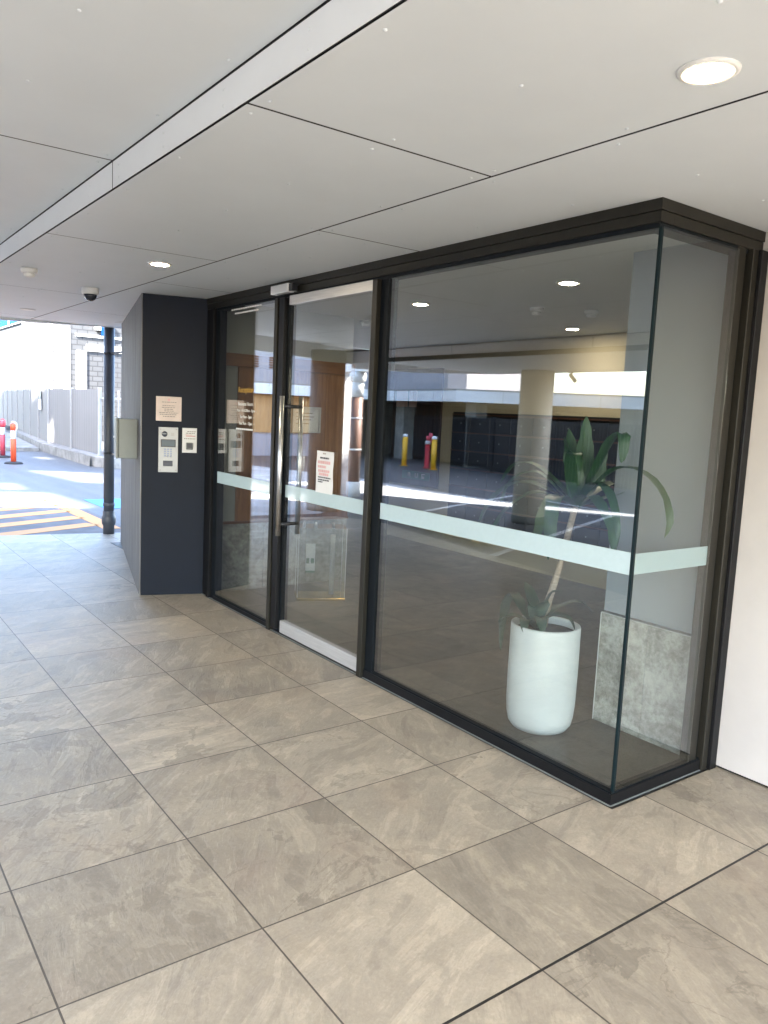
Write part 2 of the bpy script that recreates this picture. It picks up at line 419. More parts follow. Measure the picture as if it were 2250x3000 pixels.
# ------------------------------------------------------------------ ground and paving
mb = MB(); mb.box(-160, 120, -160, 160, -.3, -.012); struct(mb.build('ground', 'asphalt'))
paving = [(-4.58, 2.60), (-4.80, 1.20), (-5.25, .05), (-5.1, -1.6), (-4.4, -1.96), (-3.0, -1.775), (-.06, -1.37), (12, .2), (12, 2.96), (3.1, 2.96), (3.1, 2.17), (-1.1, 2.17), (-1.1, 2.60)]
mb = MB(); mb.prism(list(reversed(paving)), -.25, 0.); struct(mb.build('pavement', 'tile'))

mb = MB(); mb.prism([(1.9, -1.10), (.9, -3.5), (-2.5, -12), (-2.5, -40), (60, -40), (60, 2.9), (12, 2.9), (12, .2)], -.0119, -.004); struct(mb.build('bounce_ground', 'bounce_grey'))  # unseen lighter ground added to bounce sunlight up under the canopy
def marking(name, polys, mat, top=-.0065):
    mb = MB()
    for p in polys:
        mb.prism(p, -.0119, top)
    return struct(mb.build(name, mat))
def line(a, b, w):
    a = Vector(a); b = Vector(b); d = (b - a).normalized(); n = Vector((-d.y, d.x)) * w / 2
    return [(a + n)[:], (b + n)[:], (b - n)[:], (a - n)[:]]
marking('hatch_marking', [line((-8.75, 2.60), (-4.95, 2.60), .22)] + [line((-4.62 - .70 * k, .7), (-5.42 - .70 * k, 2.49), .27) for k in range(6)], 'yellowline')
marking('crossing_pad', [[(-8.95, .4), (-4.5, .4), (-4.5, 2.8), (-8.95, 2.8)]], 'pad', -.0095)
marking('sun_streak_ground', [[(-18.8, -4.4), (-11, -6.2), (-8.7, -6.0), (-6.1, -6.3), (-2.8, -7.9), (-2.9, -7.1), (-6.0, -5.1), (-8.2, -3.95), (-6.6, -3.0), (-5.5, -1.6), (-5.6, .05), (-18.8, .9)]], 'streak_pale', -.0095)  # sunlight painted in: pale ground cut to the sun streak, widened for bounce
marking('blue_marking', [[(-8.1, 3.1), (-6.9, 3.1), (-6.9, 3.75), (-8.1, 3.7)]], 'blueline')
marking('parking_line', [line((-1.60, -1.62), (-3.9, -7.0), .09), line((-4.6, -1.98), (-6.9, -7.4), .09), line((1.2, -1.2), (-1.1, -6.8), .09), line((-6.9, -7.4), (-1.1, -6.8), .09)], 'whiteline')

def wheel_stop(x, y, rot, label):
    t = thing('wheel_stop', label, 'wheel stop', (x, y, -.012), rot, 'wheel stops at the edge of the paving')
    mb = MB(); prof = [(-.075, 0), (.075, 0), (.05, .10), (-.05, .10)]
    bm = mb.bm; n = 12; rings = []
    for i in range(n + 1):
        u = -.875 + 1.75 * i / n; k = .55 if i in (0, n) else 1
        rings.append([bm.verts.new((u, p[0], p[1] * k)) for p in prof])
    for a, b in zip(rings, rings[1:]):
        for i in range(4): bm.faces.new((a[i], a[(i + 1) % 4], b[(i + 1) % 4], b[i]))
    bm.faces.new(rings[0]); bm.faces.new(list(reversed(rings[-1])))
    mb.build('body', 'rubber', t)
    for u in (-.66, -.02, .62):
        mb = MB(); mb.prism([(u - .08, -.077), (u + .08, -.077), (u + .08, .077), (u - .08, .077)], .012, .096)
        for v in mb.bm.verts:
            if v.co.z > .05: v.co.y *= .72
        mb.build('yellow_patch', 'yellow', t)
wheel_stop(-2.98, -2.22, math.atan2(.40, 2.9), 'black wheel stop with yellow patches mirrored under the frosted band of the large pane')
wheel_stop(-5.85, -2.75, math.atan2(.40, 2.9), 'black wheel stop with yellow patches mirrored behind the door, nearer the dark column')

# ------------------------------------------------------------------ canopy
CZ, CZ2, CZ3, BY, BY2 = 2.462, 2.574, 2.385, .574, -2.2
outline = [(-4.40, 2.96), (-4.44, 2.54), (-4.95, 1.32), (-6.72, -2.9), (-6.35, -4.1), (-5.0, -4.75), (-.8, -4.75), (8.4, -2.6), (8.4, 2.96)]
can = thing('canopy', 'wide pale grey flat canopy ceiling of large panels with black joints over the entrance', 'canopy')
def soffit(x0, x1, y0, y1, z, nails=True):
    g = .0065
    p = clip([(x0 + g, y0 + g), (x1 - g, y0 + g), (x1 - g, y1 - g), (x0 + g, y1 - g)], outline)
    if len(p) < 3: return
    mb = MB(); mb.prism(p, z, z + .0008)
    if nails:
        nx = max(2, round((x1 - x0) / .55)); ny = max(2, round((y1 - y0) / .45))
        for i in range(nx + 1):
            for j in range(ny + 1):
                X = x0 + .06 + (x1 - x0 - .12) * i / nx; Y = y0 + .045 + (y1 - y0 - .09) * j / ny
                if clip([(X, Y), (X + .001, Y), (X, Y + .001)], outline) and len(clip([(X - .02, Y - .02), (X + .02, Y - .02), (X + .02, Y + .02), (X - .02, Y + .02)], outline)) == 4:
                    mb.lathe([(.0005, z - .0045), (.0035, z - .0042), (.0058, z - .002), (.0062, z + .002)], X, Y, 8)
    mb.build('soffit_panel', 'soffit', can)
def rowx(xs, y0, y1, z):
    xs = sorted(xs)
    for a, b in zip(xs, xs[1:]): soffit(a, b, y0, y1, z)
rowx([-6.8, -4.20, -1.89, .425, 2.795, 5.15, 7.5, 9.9, 12], BY + .003, 1.556, CZ)
rowx([-6.8, -3.13, -.706], 1.556, 2.96, CZ)
rowx([-.706, 1.59], 1.556, 2.19, CZ)
rowx([1.59, 3.93, 6.2, 8.6, 12], 1.556, 2.96, CZ)
Z2X = [-9.0, -5.6, -3.22, -.83, 1.57, 3.97, 6.37, 8.8, 12]
for y0, y1 in ((BY2 + .004, -1.27), (-1.27, -.34), (-.34, BY + .003)): rowx(Z2X, y0, y1, CZ2)
for y0, y1 in ((-4.75, -3.5), (-3.5, BY2 - .003)): rowx([-9, -5.2, -2.8, -.4, 2.0, 4.4, 6.8, 9.2, 12], y0, y1, CZ3)
def bulk(xa, xb, y, z0, z1, face):
    mb = MB(); g = .0065
    mb.box(xa + g, xb - g, y - .0008, y + .0008, z0 + .002, z1 - .006)
    X = xa + .08
    while X < xb - .05:
        for zz in (z0 + .03, z1 - .035):
            c = Matrix.Translation((X, y + face * .0008, zz)) @ Matrix.Rotation(-face * PI / 2, 4, 'X')
            t = MB(); t.lathe([(.005, -.001), (.004, .0022), (.0005, .003)], 0, 0, 8)
            bmesh.ops.transform(t.bm, matrix=c, verts=t.bm.verts[:]); mb._merge(t.bm)
        X += .5
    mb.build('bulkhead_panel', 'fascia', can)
for a, b in zip(Z2X, Z2X[1:]):
    a2 = max(a, -5.26); b = min(b, 8.4)
    if b > a2 + .1: bulk(a2, b, BY, CZ, CZ2, -1)
for a, b in zip(Z2X, Z2X[1:]):
    a2 = max(a, -6.42); b = min(b, 8.4)
    if b > a2 + .1: bulk(a2, b, BY2, CZ3, CZ2, 1)
mb = MB()
mb.prism(clip([(-9, BY + .02), (12, BY + .02), (12, 2.96), (-9, 2.96)], outline), CZ + .0035, CZ + .06)
mb.prism(clip([(-9, BY2 + .02), (12, BY2 + .02), (12, BY + .016), (-9, BY + .016)], outline), CZ2 + .0035, CZ2 + .06)
mb.prism(clip([(-9, -4.75), (12, -4.75), (12, BY2 + .016), (-9, BY2 + .016)], outline), CZ3 + .0035, CZ3 + .06)
mb.box(-5.2, 8.39, BY + .0032, BY + .008, CZ + .0042, CZ2 + .03)
mb.box(-6.4, 8.39, BY2 - .010, BY2 - .0035, CZ3 + .0042, CZ2 + .03)
mb.build('joint_backing', 'gap', can)
mb = MB(); mb.prism(outline, 2.70, 3.3); mb.build('roof_slab', 'lintel', can)
mb = MB()
for i in range(0, 7):
    a, b = Vector(outline[i]), Vector(outline[i + 1]); d = (b - a).normalized(); n = Vector((d.y, -d.x))
    zb = CZ3 - .004 if i >= 3 else CZ - .004
    mb.prism([(a - d * .0)[:], (b)[:], (b + n * .04)[:], (a + n * .04)[:]], zb, 3.32)
mb.build('edge_fascia', 'fascia', can)

def downlight(x, y, z, label, group, lit=True):
    t = thing('downlight', label, 'downlight', (x, y, z), 0, group)
    mb = MB(); mb.lathe([(.055, -.004), (.057, -.0075), (.068, -.007), (.075, -.003), (.075, .001)], 0, 0, 40); mb.build('trim_ring', 'white', t)
    if lit:
        mb = MB(); mb.lathe([(.0546, -.0078), (.0612, -.0085), (.0615, -.0072)], 0, 0, 40); mb.build('glow_ring', 'lampring', t)
    mb = MB(); mb.lathe([(.0005, -.0085), (.05, -.0085), (.0545, -.0075), (.0545, -.003)], 0, 0, 40); mb.build('diffuser', 'lamp' if lit else 'lampdim', t)
OUTG = 'round downlights in the canopy ceiling'
downlight(3.782, 1.337, CZ, 'largest lit round downlight, glowing warm in the canopy above the glass corner', OUTG)
downlight(.058, 1.335, CZ, 'lit round downlight in the canopy near the dark wall', OUTG)
downlight(-3.525, 1.32, CZ, 'unlit pale round downlight near the outer edge of the canopy', OUTG, False)
INL = 'lit downlights in the lobby ceiling'
downlight(1.596, 3.375, 2.46, 'lit lobby downlight seen through the large pane, nearest the glass corner', INL)
downlight(.092, 3.40, 2.46, 'lit lobby downlight seen through the large pane beside the door mullion', INL)
downlight(.037, 5.25, 2.46, 'lit lobby downlight deepest in the lobby above the black letterboxes', INL)

def detector(x, y, z, label, group, rot=0.):
    t = thing('smoke_detector', label, 'smoke detector', (x, y, z), rot, group)
    mb = MB(); mb.lathe([(.052, 0.001), (.054, -.012), (.05, -.028), (.045, -.030)], 0, 0, 32); mb.build('base', 'white', t)
    mb = MB(); mb.lathe([(.034, -.030), (.036, -.036), (.034, -.052), (.022, -.058), (.0005, -.059)], 0, 0, 28)
    for k in range(6):
        a = k * PI / 3; mb.box(-.004, .004, .026, .037, -.050, -.032, Matrix.Rotation(a, 4, 'Z'))
    mb.build('sensor_head', 'white', t)
    mb = MB(); mb.lathe([(.028, -.0285), (.031, -.0295), (.0335, -.033), (.028, -.036)], 0, 0, 28); mb.build('vent_slot', 'black', t)
detector(-.885, .772, CZ, 'white smoke detector on the canopy ceiling left of the security camera', 'smoke detectors')
detector(.682, 4.079, 2.46, 'left of the two white smoke detectors seen on the lobby ceiling', 'smoke detectors')
detector(.941, 4.407, 2.46, 'right of the two white smoke detectors seen on the lobby ceiling', 'smoke detectors')
detector(-1.19, 3.775, 2.46, 'white smoke detector on the lobby ceiling seen through the door glass', 'smoke detectors')
t = thing('dome_camera', 'white dome security camera with dark lens on the canopy ceiling', 'security camera', (-1.442, 1.333, CZ))
mb = MB(); mb.lathe([(.060, 0.001), (.066, -.006), (.066, -.030), (.060, -.046), (.052, -.050)], 0, 0, 36); mb.build('housing', 'white', t)
mb = MB(); mb.lathe([(.050, -.050), (.047, -.066), (.036, -.086), (.018, -.098), (.0005, -.101)], 0, 0, 32); mb.build('dome', 'dome', t)

# ------------------------------------------------------------------ shopfront glazing
FY = 2.185          # face of the frame
GY = 2.203          # glass plane
FX = 3.079
sf = thing('entrance_glazing', 'floor to ceiling dark bronze framed glass shopfront with a projecting corner', 'shopfront')
mb = MB()
mb.box(-1.19, FX, FY, FY + .10, 2.418, 2.461); mb.box(-1.19, FX - .006, FY + .006, FY + .095, 2.374, 2.416)
mb.box(FX - .10, FX, FY + .1005, 2.95, 2.418, 2.461); mb.box(FX - .095, FX - .006, FY + .0955, 2.95, 2.374, 2.416)
mb.build('head_frame', 'bronze', sf)
mb = MB(); mb.box(-1.19, FX - .012, FY + .014, FY + .09, 2.355, 2.3735); mb.box(FX - .09, FX - .014, FY + .0905, 2.93, 2.355, 2.3735); mb.build('head_gasket', 'gasket', sf)
mb = MB(); mb.box(-.95, .04, FY, FY + .08, .0, .032); mb.build('sill_frame', 'darkbronze', sf)
mb = MB(); mb.box(1.24, FX, FY, FY + .06, .0, .05); mb.box(FX - .06, FX, FY + .0605, 2.86, .0, .05); mb.build('sill_frame', 'darkbronze', sf)
mb = MB(); mb.box(-.95, .04, FY + .006, FY + .03, .0325, .040); mb.build('sill_gasket', 'gasket', sf)
mb = MB(); mb.box(1.24, FX - .004, FY + .004, FY + .03, .0505, .058); mb.box(FX - .03, FX - .004, FY + .0305, 2.85, .0505, .058); mb.build('sill_gasket', 'gasket', sf)
mb = MB(); mb.box(-1.19, FX + .004, FY - .006, FY - .0005, .0005, .004); mb.box(FX + .0005, FX + .006, FY, 2.87, .0005, .004); mb.build('silicone_bead', 'boxgrey', sf)
def mull(name, x0, x1, y0, y1, mat, z0=.0, z1=2.354): 
    mb = MB(); mb.rbox(x0, x1, y0, y1, z0, z1, .002, 1); return mb.build(name, mat, sf)
mull('mullion', 1.203, 1.249, 2.163, 2.25, 'bronze'); mull('mullion_channel', 1.2495, 1.325, 2.192, 2.26, 'gasket')
mull('mullion', .028, .070, 2.163, 2.25, 'bronze'); mull('mullion_channel', .0705, .175, 2.20, 2.255, 'gasket')
mull('jamb', -1.19, -1.075, 2.192, 2.29, 'darkbronze', 0, 2.373); mull('jamb', -1.0745, -1.02, 2.175, 2.27, 'darkbronze', 0, 2.373); mull('jamb_channel', -1.0195, -.945, 2.20, 2.26, 'gasket')
mull('jamb', FX - .055, FX - .008, 2.757, 2.818, 'bronze', 0, 2.373); mull('jamb_channel', FX - .05, FX - .02, 2.8185, 2.842, 'gasket', 0, 2.373); mull('jamb', FX - .06, FX + .012, 2.8425, 2.885, 'bronze', 0, 2.373); mull('jamb', FX - .045, FX + .028, 2.8855, 2.938, 'darkbronze', 0, 2.373)
def pane(name, x0, x1, z0, z1, y=GY, mat='glass'):
    mb = MB(); mb.box(x0, x1, y, y + .010, z0, z1); return mb.build(name, mat, sf)
p_left = pane('glass_pane', -.946, .030, .03, 2.36)
p_big = pane('glass_pane', 1.322, FX - .016, .045, 2.36)
mb = MB(); mb.box(FX - .0155, FX - .0055, GY + .0105, 2.76, .045, 2.36); p_side = mb.build('side_pane', 'glass_side', sf)
mb = MB(); mb.box(FX - .0158, FX - .0035, GY - .004, GY + .0102, .0505, 2.356); mb.build('corner_joint', 'glass_edge', sf)
mb = MB(); mb.box(-1.0, .03, GY - .0012, GY - .0004, .976, 1.069); mb.build('frosted_band', 'frost', p_left)
mb = MB(); mb.box(1.322, FX - .017, GY - .0012, GY - .0004, .985, 1.078); mb.build('frosted_band', 'frost', p_big)
mb = MB(); mb.box(FX - .0170, FX - .0160, GY + .0120, 2.758, .985, 1.072); mb.build('frosted_band', 'frost', p_side)
# vinyl lettering on the left pane
def on_pane(x, z): return Matrix(((1, 0, 0, x), (0, 0, -1, GY - .0012), (0, 1, 0, z), (0, 0, 0, 1)))
text_obj('lettering', 'Reception', .062, 'gold', p_left, on_pane(-.465, 1.708))
text_obj('lettering', 'Business Hours', .040, 'vinyl', p_left, on_pane(-.465, 1.608))
text_obj('lettering', 'Mon - Fri: 8.30am - 5pm', .030, 'vinyl', p_left, on_pane(-.46, 1.562))
text_obj('lettering', 'Sat: 9am - 3pm', .032, 'vinyl', p_left, on_pane(-.455, 1.514))
text_obj('lettering', 'Sun: 9am - 12pm', .032, 'vinyl', p_left, on_pane(-.455, 1.464))
mb = MB()
for i in range(9): mb.box(-.615 + .032 * i, -.59 + .032 * i, GY - .0014, GY - .0004, 1.424, 1.436)
for i in range(13): mb.box(-.745 + .039 * i, -.712 + .039 * i, GY - .0014, GY - .0004, 2.332, 2.343)
for i in range(10): mb.box(-.685 + .040 * i, -.651 + .040 * i, GY - .0014, GY - .0004, 2.302, 2.313)
mb.build('fine_print', 'vinyl', p_left)
# door
door = None
mb = MB(); mb.box(.182, 1.188, GY + .004, GY + .016, .012, 2.345); door = mb.build('door', 'glass', sf)
mb = MB(); mb.rbox(.186, 1.186, GY - .012, GY + .030, .010, .098, .003, 2); mb.build('bottom_rail', 'railsteel', door)
mb = MB(); mb.rbox(.186, 1.186, GY - .012, GY + .030, 2.300, 2.362, .003, 2); mb.build('top_rail', 'railsteel', door)
mb = MB(); mb.box(.184, 1.186, GY + .0026, GY + .0036, .982, 1.071); mb.build('frosted_band', 'frost', door)
h = MB(); h.tube([(.232, 2.13, .722), (.232, 2.13, 1.684)], .017, 20); h.build('handle', 'steel', door)
h = MB(); h.tube([(.215, 2.292, .722), (.215, 2.292, 1.684)], .017, 20); h.build('handle', 'steel', door)
for z in (.80, 1.615):
    h = MB(); h.tube([(.232, 2.13, z), (.224, 2.292, z)], .012, 14); h.build('handle_mount', 'black', door)
mb = MB(); mb.rbox(.06, .30, 2.112, 2.162, 2.368, 2.424, .003, 2); mb.build('door_closer', 'steelpaint', sf)
mb = MB(); mb.rbox(.3005, .345, 2.118, 2.162, 2.372, 2.420, .002, 1); mb.build('closer_cap', 'black', sf)
mb = MB(); mb.rbox(.088, .158, 2.168, 2.199, .03, 2.35, .002, 1); mb.build('door_jamb', 'darkbronze', sf)
# paper sheet on the door
def sheet(name, label, cat, x0, x1, z0, z1, y, mat, bars, wav=.0015):
    t = thing(name, label, cat, ((x0 + x1) / 2, y, z0)); w, hh = x1 - x0, z1 - z0
    mb = MB(); bm = mb.bm; n = 10; g = []
    for j in range(n + 1):
        g.append([])
        for i in range(5):
            u, v = i / 4, j / n
            g[-1].append(bm.verts.new((-w / 2 + w * u + .0025 * math.sin(9 * v), -.0006 - wav * (1 + math.sin(11 * v + 2 * u)), hh * v)))
    for j in range(n):
        for i in range(4): bm.faces.new((g[j][i], g[j][i + 1], g[j + 1][i + 1], g[j + 1][i]))
    ex = bmesh.ops.extrude_face_region(bm, geom=bm.faces[:]); bmesh.ops.translate(bm, vec=(0, .0006, 0), verts=[v for v in ex['geom'] if isinstance(v, bmesh.types.BMVert)])
    s = mb.build('sheet', mat, t)
    for m in sorted(set(b[4] for b in bars)):
        mb = MB()
        for a, b, c, d, mm in bars:
            if mm == m:
                u = a
                while u < b - .01:
                    e = min(b, u + random.uniform(.05, .14)); mb.box(-w / 2 + w * u, -w / 2 + w * e, -.0045 - wav, -.0035 - wav, hh * c, hh * d); u = e + .02
        mb.build('print', m, s)
    return t
sheet('paper_notice', 'white paper notice with red and black print taped to the door glass', 'notice', .592, .798, 1.065, 1.337, GY + .002, 'paper',
      [(.4, .56, .93, .96, 'ink'), (.24, .76, .82, .86, 'ink_dark'), (.12, .86, .70, .77, 'redink'), (.12, .60, .60, .66, 'redink'), (.15, .82, .50, .56, 'redink'), (.2, .75, .42, .48, 'redink'),
       (.15, .88, .36, .39, 'ink_dark'), (.15, .8, .30, .33, 'ink_dark'), (.15, .42, .25, .28, 'ink_dark')], .0008)

# ------------------------------------------------------------------ intercom wall
A0, A1 = Vector((-1.335, 1.705)), Vector((-1.175, 2.19))
far = Vector((-3.95, 2.385))
iw = thing('intercom_wall', 'dark blade wall beside the entrance, grey textured long face and charcoal end', 'wall', (A0.x, A0.y, 0))
mb = MB(); mb.prism([(A0.x + .004, A0.y + .004), A1[:], (-1.19, 2.62), (far.x, 2.62), (far.x, far.y + .004)], .0, CZ - .002); o = mb.build('end_face', 'navy', iw); o.location = (-A0.x, -A0.y, 0)
dA = (far - A0).normalized(); nA = Vector((dA.y, -dA.x)) * (1 if Vector((dA.y, -dA.x)).y < 0 else -1)
mb = MB(); q0 = A0 + Vector((.002, .0)) + nA * .006
mb.prism([q0[:], (A0 + dA * .001)[:], far[:], (far + nA * .006)[:]], .0, CZ - .002); o = mb.build('cladding', 'clad', iw); o.location = (-A0.x, -A0.y, 0)
dB = (A1 - A0).normalized(); nB = Vector((dB.y, -dB.x))
mb = MB(); mb.tube([(A0.x + .003, A0.y - .001, 0.001), (A0.x + .003, A0.y - .001, CZ - .003)], .005, 8); o = mb.build('corner_trim', 'fencerail', iw); o.location = (-A0.x, -A0.y, 0)
MBf = frame_on((A0.x + .0045 + nB.x * .0, A0.y + .0005, 0), dB, -nB)      # local x along the face, -y out of it
def on_face(u, w): return MBf @ Matrix(((1, 0, 0, u), (0, 0, -1, -.0065), (0, 1, 0, w), (0, 0, 0, 1)))
def wall_thing(name, label, cat, u, w):
    t = thing(name, label, cat); p = MBf @ Vector((u, 0, w)); t.matrix_world = Matrix.Translation(p) @ MBf.to_3x3().to_4x4(); return t
# intercom
t = wall_thing('intercom_panel', 'tall silver door intercom with keypad and screen on the charcoal wall end', 'intercom', .212, 1.036)
mb = MB(); mb.rbox(-.078, .078, -.014, .0, 0, .370, .003, 2); pl = mb.build('faceplate', 'brushed', t)
def disc(mb, u, w, r, y0, y1, seg=24):
    q = MB(); q.lathe([(r, 0), (r, abs(y1 - y0) * .8), (r * .9, abs(y1 - y0)), (.0004, abs(y1 - y0))], 0, 0, seg)
    bmesh.ops.transform(q.bm, matrix=Matrix.Translation((u, y0, w)) @ Matrix.Rotation(PI / 2, 4, 'X'), verts=q.bm.verts[:]); mb._merge(q.bm)
mb = MB(); disc(mb, -.030, .314, .023, -.0142, -.020); mb.build('camera_lens', 'dome', t)
mb = MB()
for i in range(4):
    for j in range(4): disc(mb, .023 + i * .0065, .302 + j * .0065, .0022, -.0142, -.0152, 8)
mb.build('speaker_grille', 'ink', t)
mb = MB(); mb.rbox(-.060, .058, -.0165, -.0142, .208, .270, .002, 1); sc_ = mb.build('screen_bezel', 'black', t)
mb = MB(); mb.box(-.052, .050, -.0178, -.0166, .215, .263); mb.build('screen', 'screen', sc_)
for r in range(4):
    for c in range(3):
        mb = MB(); mb.rbox(-.034 + c * .024, -.019 + c * .024, -.018, -.0142, .183 - r * .018, .195 - r * .018, .0015, 1); mb.build('key', 'key', t)
mb = MB(); mb.rbox(-.040, .036, -.0160, -.0142, .050, .096, .002, 1); mb.build('card_window', 'dome', t)
for u, w in ((-.062, .352), (.062, .352), (-.062, .018), (.062, .018)):
    mb = MB(); disc(mb, u, w, .0045, -.0142, -.0158, 12); mb.build('screw', 'ink', t)
# notice plaque
t = wall_thing('plaque', 'pale pink square notice plaque above the intercom', 'notice', .213, 1.456)
mb = MB(); mb.rbox(-.101, .101, -.006, 0, 0, .199, .002, 1); pl = mb.build('plate', 'plaque', t)
mb = MB()
for w, a, b in ((.150, -.055, .06), (.122, -.05, .05), (.107, -.055, .055), (.093, -.035, .04), (.079, -.035, .04), (.064, -.075, .075), (.050, -.07, .06), (.034, -.045, .05)):
    u = a
    while u < b - .004:
        e = min(b, u + random.uniform(.008, .024)); mb.box(u, e, -.0072, -.0061, w, w + .006); u = e + .004
mb.build('print', 'ink', pl)
mb = MB(); mb.lathe([(.011, 0), (.011, .0008), (.006, .0009)], 0, 0, 20); bmesh.ops.transform(mb.bm, matrix=Matrix.Translation((0, -.0061, .172)) @ Matrix.Rotation(PI / 2, 4, 'X'), verts=mb.bm.verts[:]); mb.build('emblem', 'redink', pl)
# swipe reader with a paper
t = wall_thing('swipe_reader', 'small card reader set in a white printed sheet right of the intercom', 'card reader', .383, 1.201)
mb = MB(); mb.rbox(-.060, .058, -.003, 0, 0, .204, .001, 1); pl = mb.build('sheet', 'paper', t)
mb = MB()
for w, a, b in ((.172, -.02, .05), (.158, -.03, .045), (.113, -.045, .045)):
    u = a
    while u < b - .004:
        e = min(b, u + random.uniform(.008, .02)); mb.box(u, e, -.0042, -.0031, w, w + .006); u = e + .004
mb.build('print', 'ink', pl)
mb = MB(); mb.box(-.03, .045, -.0042, -.0031, .133, .142); mb.box(-.035, .02, -.0042, -.0031, .146, .150); mb.build('red_print', 'redink', pl)
mb = MB(); mb.rbox(-.030, .026, -.022, -.0031, .026, .084, .006, 2); rd = mb.build('reader', 'boxgrey', t)
mb = MB(); mb.rbox(-.024, .020, -.0235, -.0221, .040, .078, .0005, 1); mb.build('reader_face', 'ink_dark', rd)
mb = MB(); mb.box(-.026, .022, -.0232, -.0221, .029, .036); mb.build('slot', 'black', rd)
# grey enclosure on the long face
FA = frame_on((A0.x, A0.y, 0), dA, -nA)
t = thing('meter_box', 'grey metal enclosure box fixed to the grey textured face of the blade wall', 'enclosure'); u0 = .30
t.matrix_world = Matrix.Translation(FA @ Vector((u0, 0, 1.12))) @ FA.to_3x3().to_4x4()
mb = MB(); mb.rbox(0, .30, -.16, -.006, 0, .335, .006, 2); mb.build('body', 'boxgrey', t)
mb = MB(); mb.rbox(-.004, .304, -.178, -.1605, -.004, .339, .005, 2); d_ = mb.build('door', 'boxgrey', t)
mb = MB(); mb.lathe([(.009, 0), (.009, .006), (.006, .008)], 0, 0, 14); bmesh.ops.transform(mb.bm, matrix=Matrix.Translation((.27, -.1782, .17)) @ Matrix.Rotation(PI / 2, 4, 'X'), verts=mb.bm.verts[:]); mb.build('lock', 'steel', d_)
mb = MB(); mb.box(-.0043, .3043, -.1604, -.1596, -.002, .337); mb.build('door_seal', 'black', t)
# downpipe
t = thing('downpipe', 'charcoal round rainwater downpipe with brackets at the canopy edge', 'downpipe', (-4.56, 2.43, 0))
mb = MB(); mb.lathe([(.061, -.01), (.061, CZ)], 0, 0, 28); mb.build('pipe', 'pipe', t)
mb = MB(); mb.lathe([(.066, .0), (.066, .10), (.078, .115), (.083, .15), (.083, .19), (.076, .215), (.069, .225), (.069, .27), (.066, .28)], 0, 0, 28); mb.build('inspection_collar', 'pipe', t)
mb = MB(); mb.lathe([(.066, .335), (.068, .345), (.068, .37), (.066, .38)], 0, 0, 28); mb.build('socket_ring', 'pipe', t)
for z in (.98, 2.16):
    mb = MB(); mb.lathe([(.062, z - .012), (.065, z - .012), (.065, z + .012), (.062, z + .012)], 0, 0, 24); mb.box(.06, .62, -.006, .006, z - .011, z + .011); mb.build('bracket', 'black', t)

# ------------------------------------------------------------------ white wall on the right
t = thing('rendered_wall', 'off white rendered wall right of the glass corner', 'wall', (3.1, 2.945, 0))
mb = MB(); mb.box(-.036, 9, 0, .25, .012, CZ - .0007); mb.build('render', 'render', t)
mb = MB(); mb.box(0.0, 9, .012, .24, .0, .0118); mb.build('base_joint', 'darkbronze', t)

# ------------------------------------------------------------------ lobby
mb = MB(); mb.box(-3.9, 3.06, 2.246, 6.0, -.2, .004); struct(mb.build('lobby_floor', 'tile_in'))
mb = MB(); mb.box(-3.9, 3.02, 2.286, 6.0, 2.46, 2.56)
struct(mb.build('lobby_ceiling', 'lobbyceil'))
# left side wall, stone dado, oak ledge, oak portal
t = thing('lobby_side_wall', 'grey painted lobby side wall with mottled stone dado behind the left pane', 'wall', (-1.15, 2.3, 0))
mb = MB(); mb.box(-.12, 0, 0, 1.32, .62, 2.459); mb.build('painted_wall', 'lobbyside', t)
mb = MB()
for k in range(3): mb.rbox(-.12, .008, .006 + .44 * k, .441 + .44 * k, .005, .598, .002, 1)
mb.build('stone_dado', 'stone', t)
mb = MB(); mb.rbox(-.12, .035, 0, 1.32, .599, .619, .002, 1); mb.build('ledge', 'oak_h', t)
t = thing('timber_portal', 'oak beam and panelling on the lobby side wall behind the left pane and door', 'timber panelling', (-1.149, 2.32, 0))
mb = MB(); mb.rbox(.0, .05, 0.0, 1.30, 1.935, 2.040, .003, 1); mb.build('beam', 'oak_h', t)
mb = MB()
for k in range(4): mb.rbox(.0, .022, .140 + .29 * k, .4275 + .29 * k, .620, 1.9345, .002, 1)
mb.build('panel', 'oak', t)
def wall_sheet_x(name, label, cat, y0, y1, z0, z1, x, mat, parts, frame=None):
    t = thing(name, label, cat, (x, y0, z0)); w = y1 - y0; hh = z1 - z0
    mb = MB(); mb.box(0, .002, 0, w, 0, hh); s = mb.build('sheet', mat, t)
    for m in sorted(set(p[4] for p in parts)):
        mb = MB()
        for a, b, c, d, mm in parts:
            if mm == m: mb.box(.0022, .0032, w * a, w * b, hh * c, hh * d)
        mb.build('print', m, s)
    if frame:
        mb = MB(); f = .018
        mb.box(-.002, .014, -f, w + f, -f, 0); mb.box(-.002, .014, -f, w + f, hh, hh + f); mb.box(-.002, .014, -f, 0, 0, hh); mb.box(-.002, .014, w, w + f, 0, hh); mb.build('frame', frame, t)
wall_sheet_x('framed_notice', 'white notice in a thin silver frame on the oak panelling behind the door handle', 'framed notice', 3.0, 3.255, 1.415, 1.61, -1.124, 'paper', [(.1, .75, .78, .82, 'ink'), (.1, .8, .62, .66, 'ink'), (.1, .7, .48, .52, 'ink'), (.1, .6, .3, .34, 'ink')], 'steelpaint')
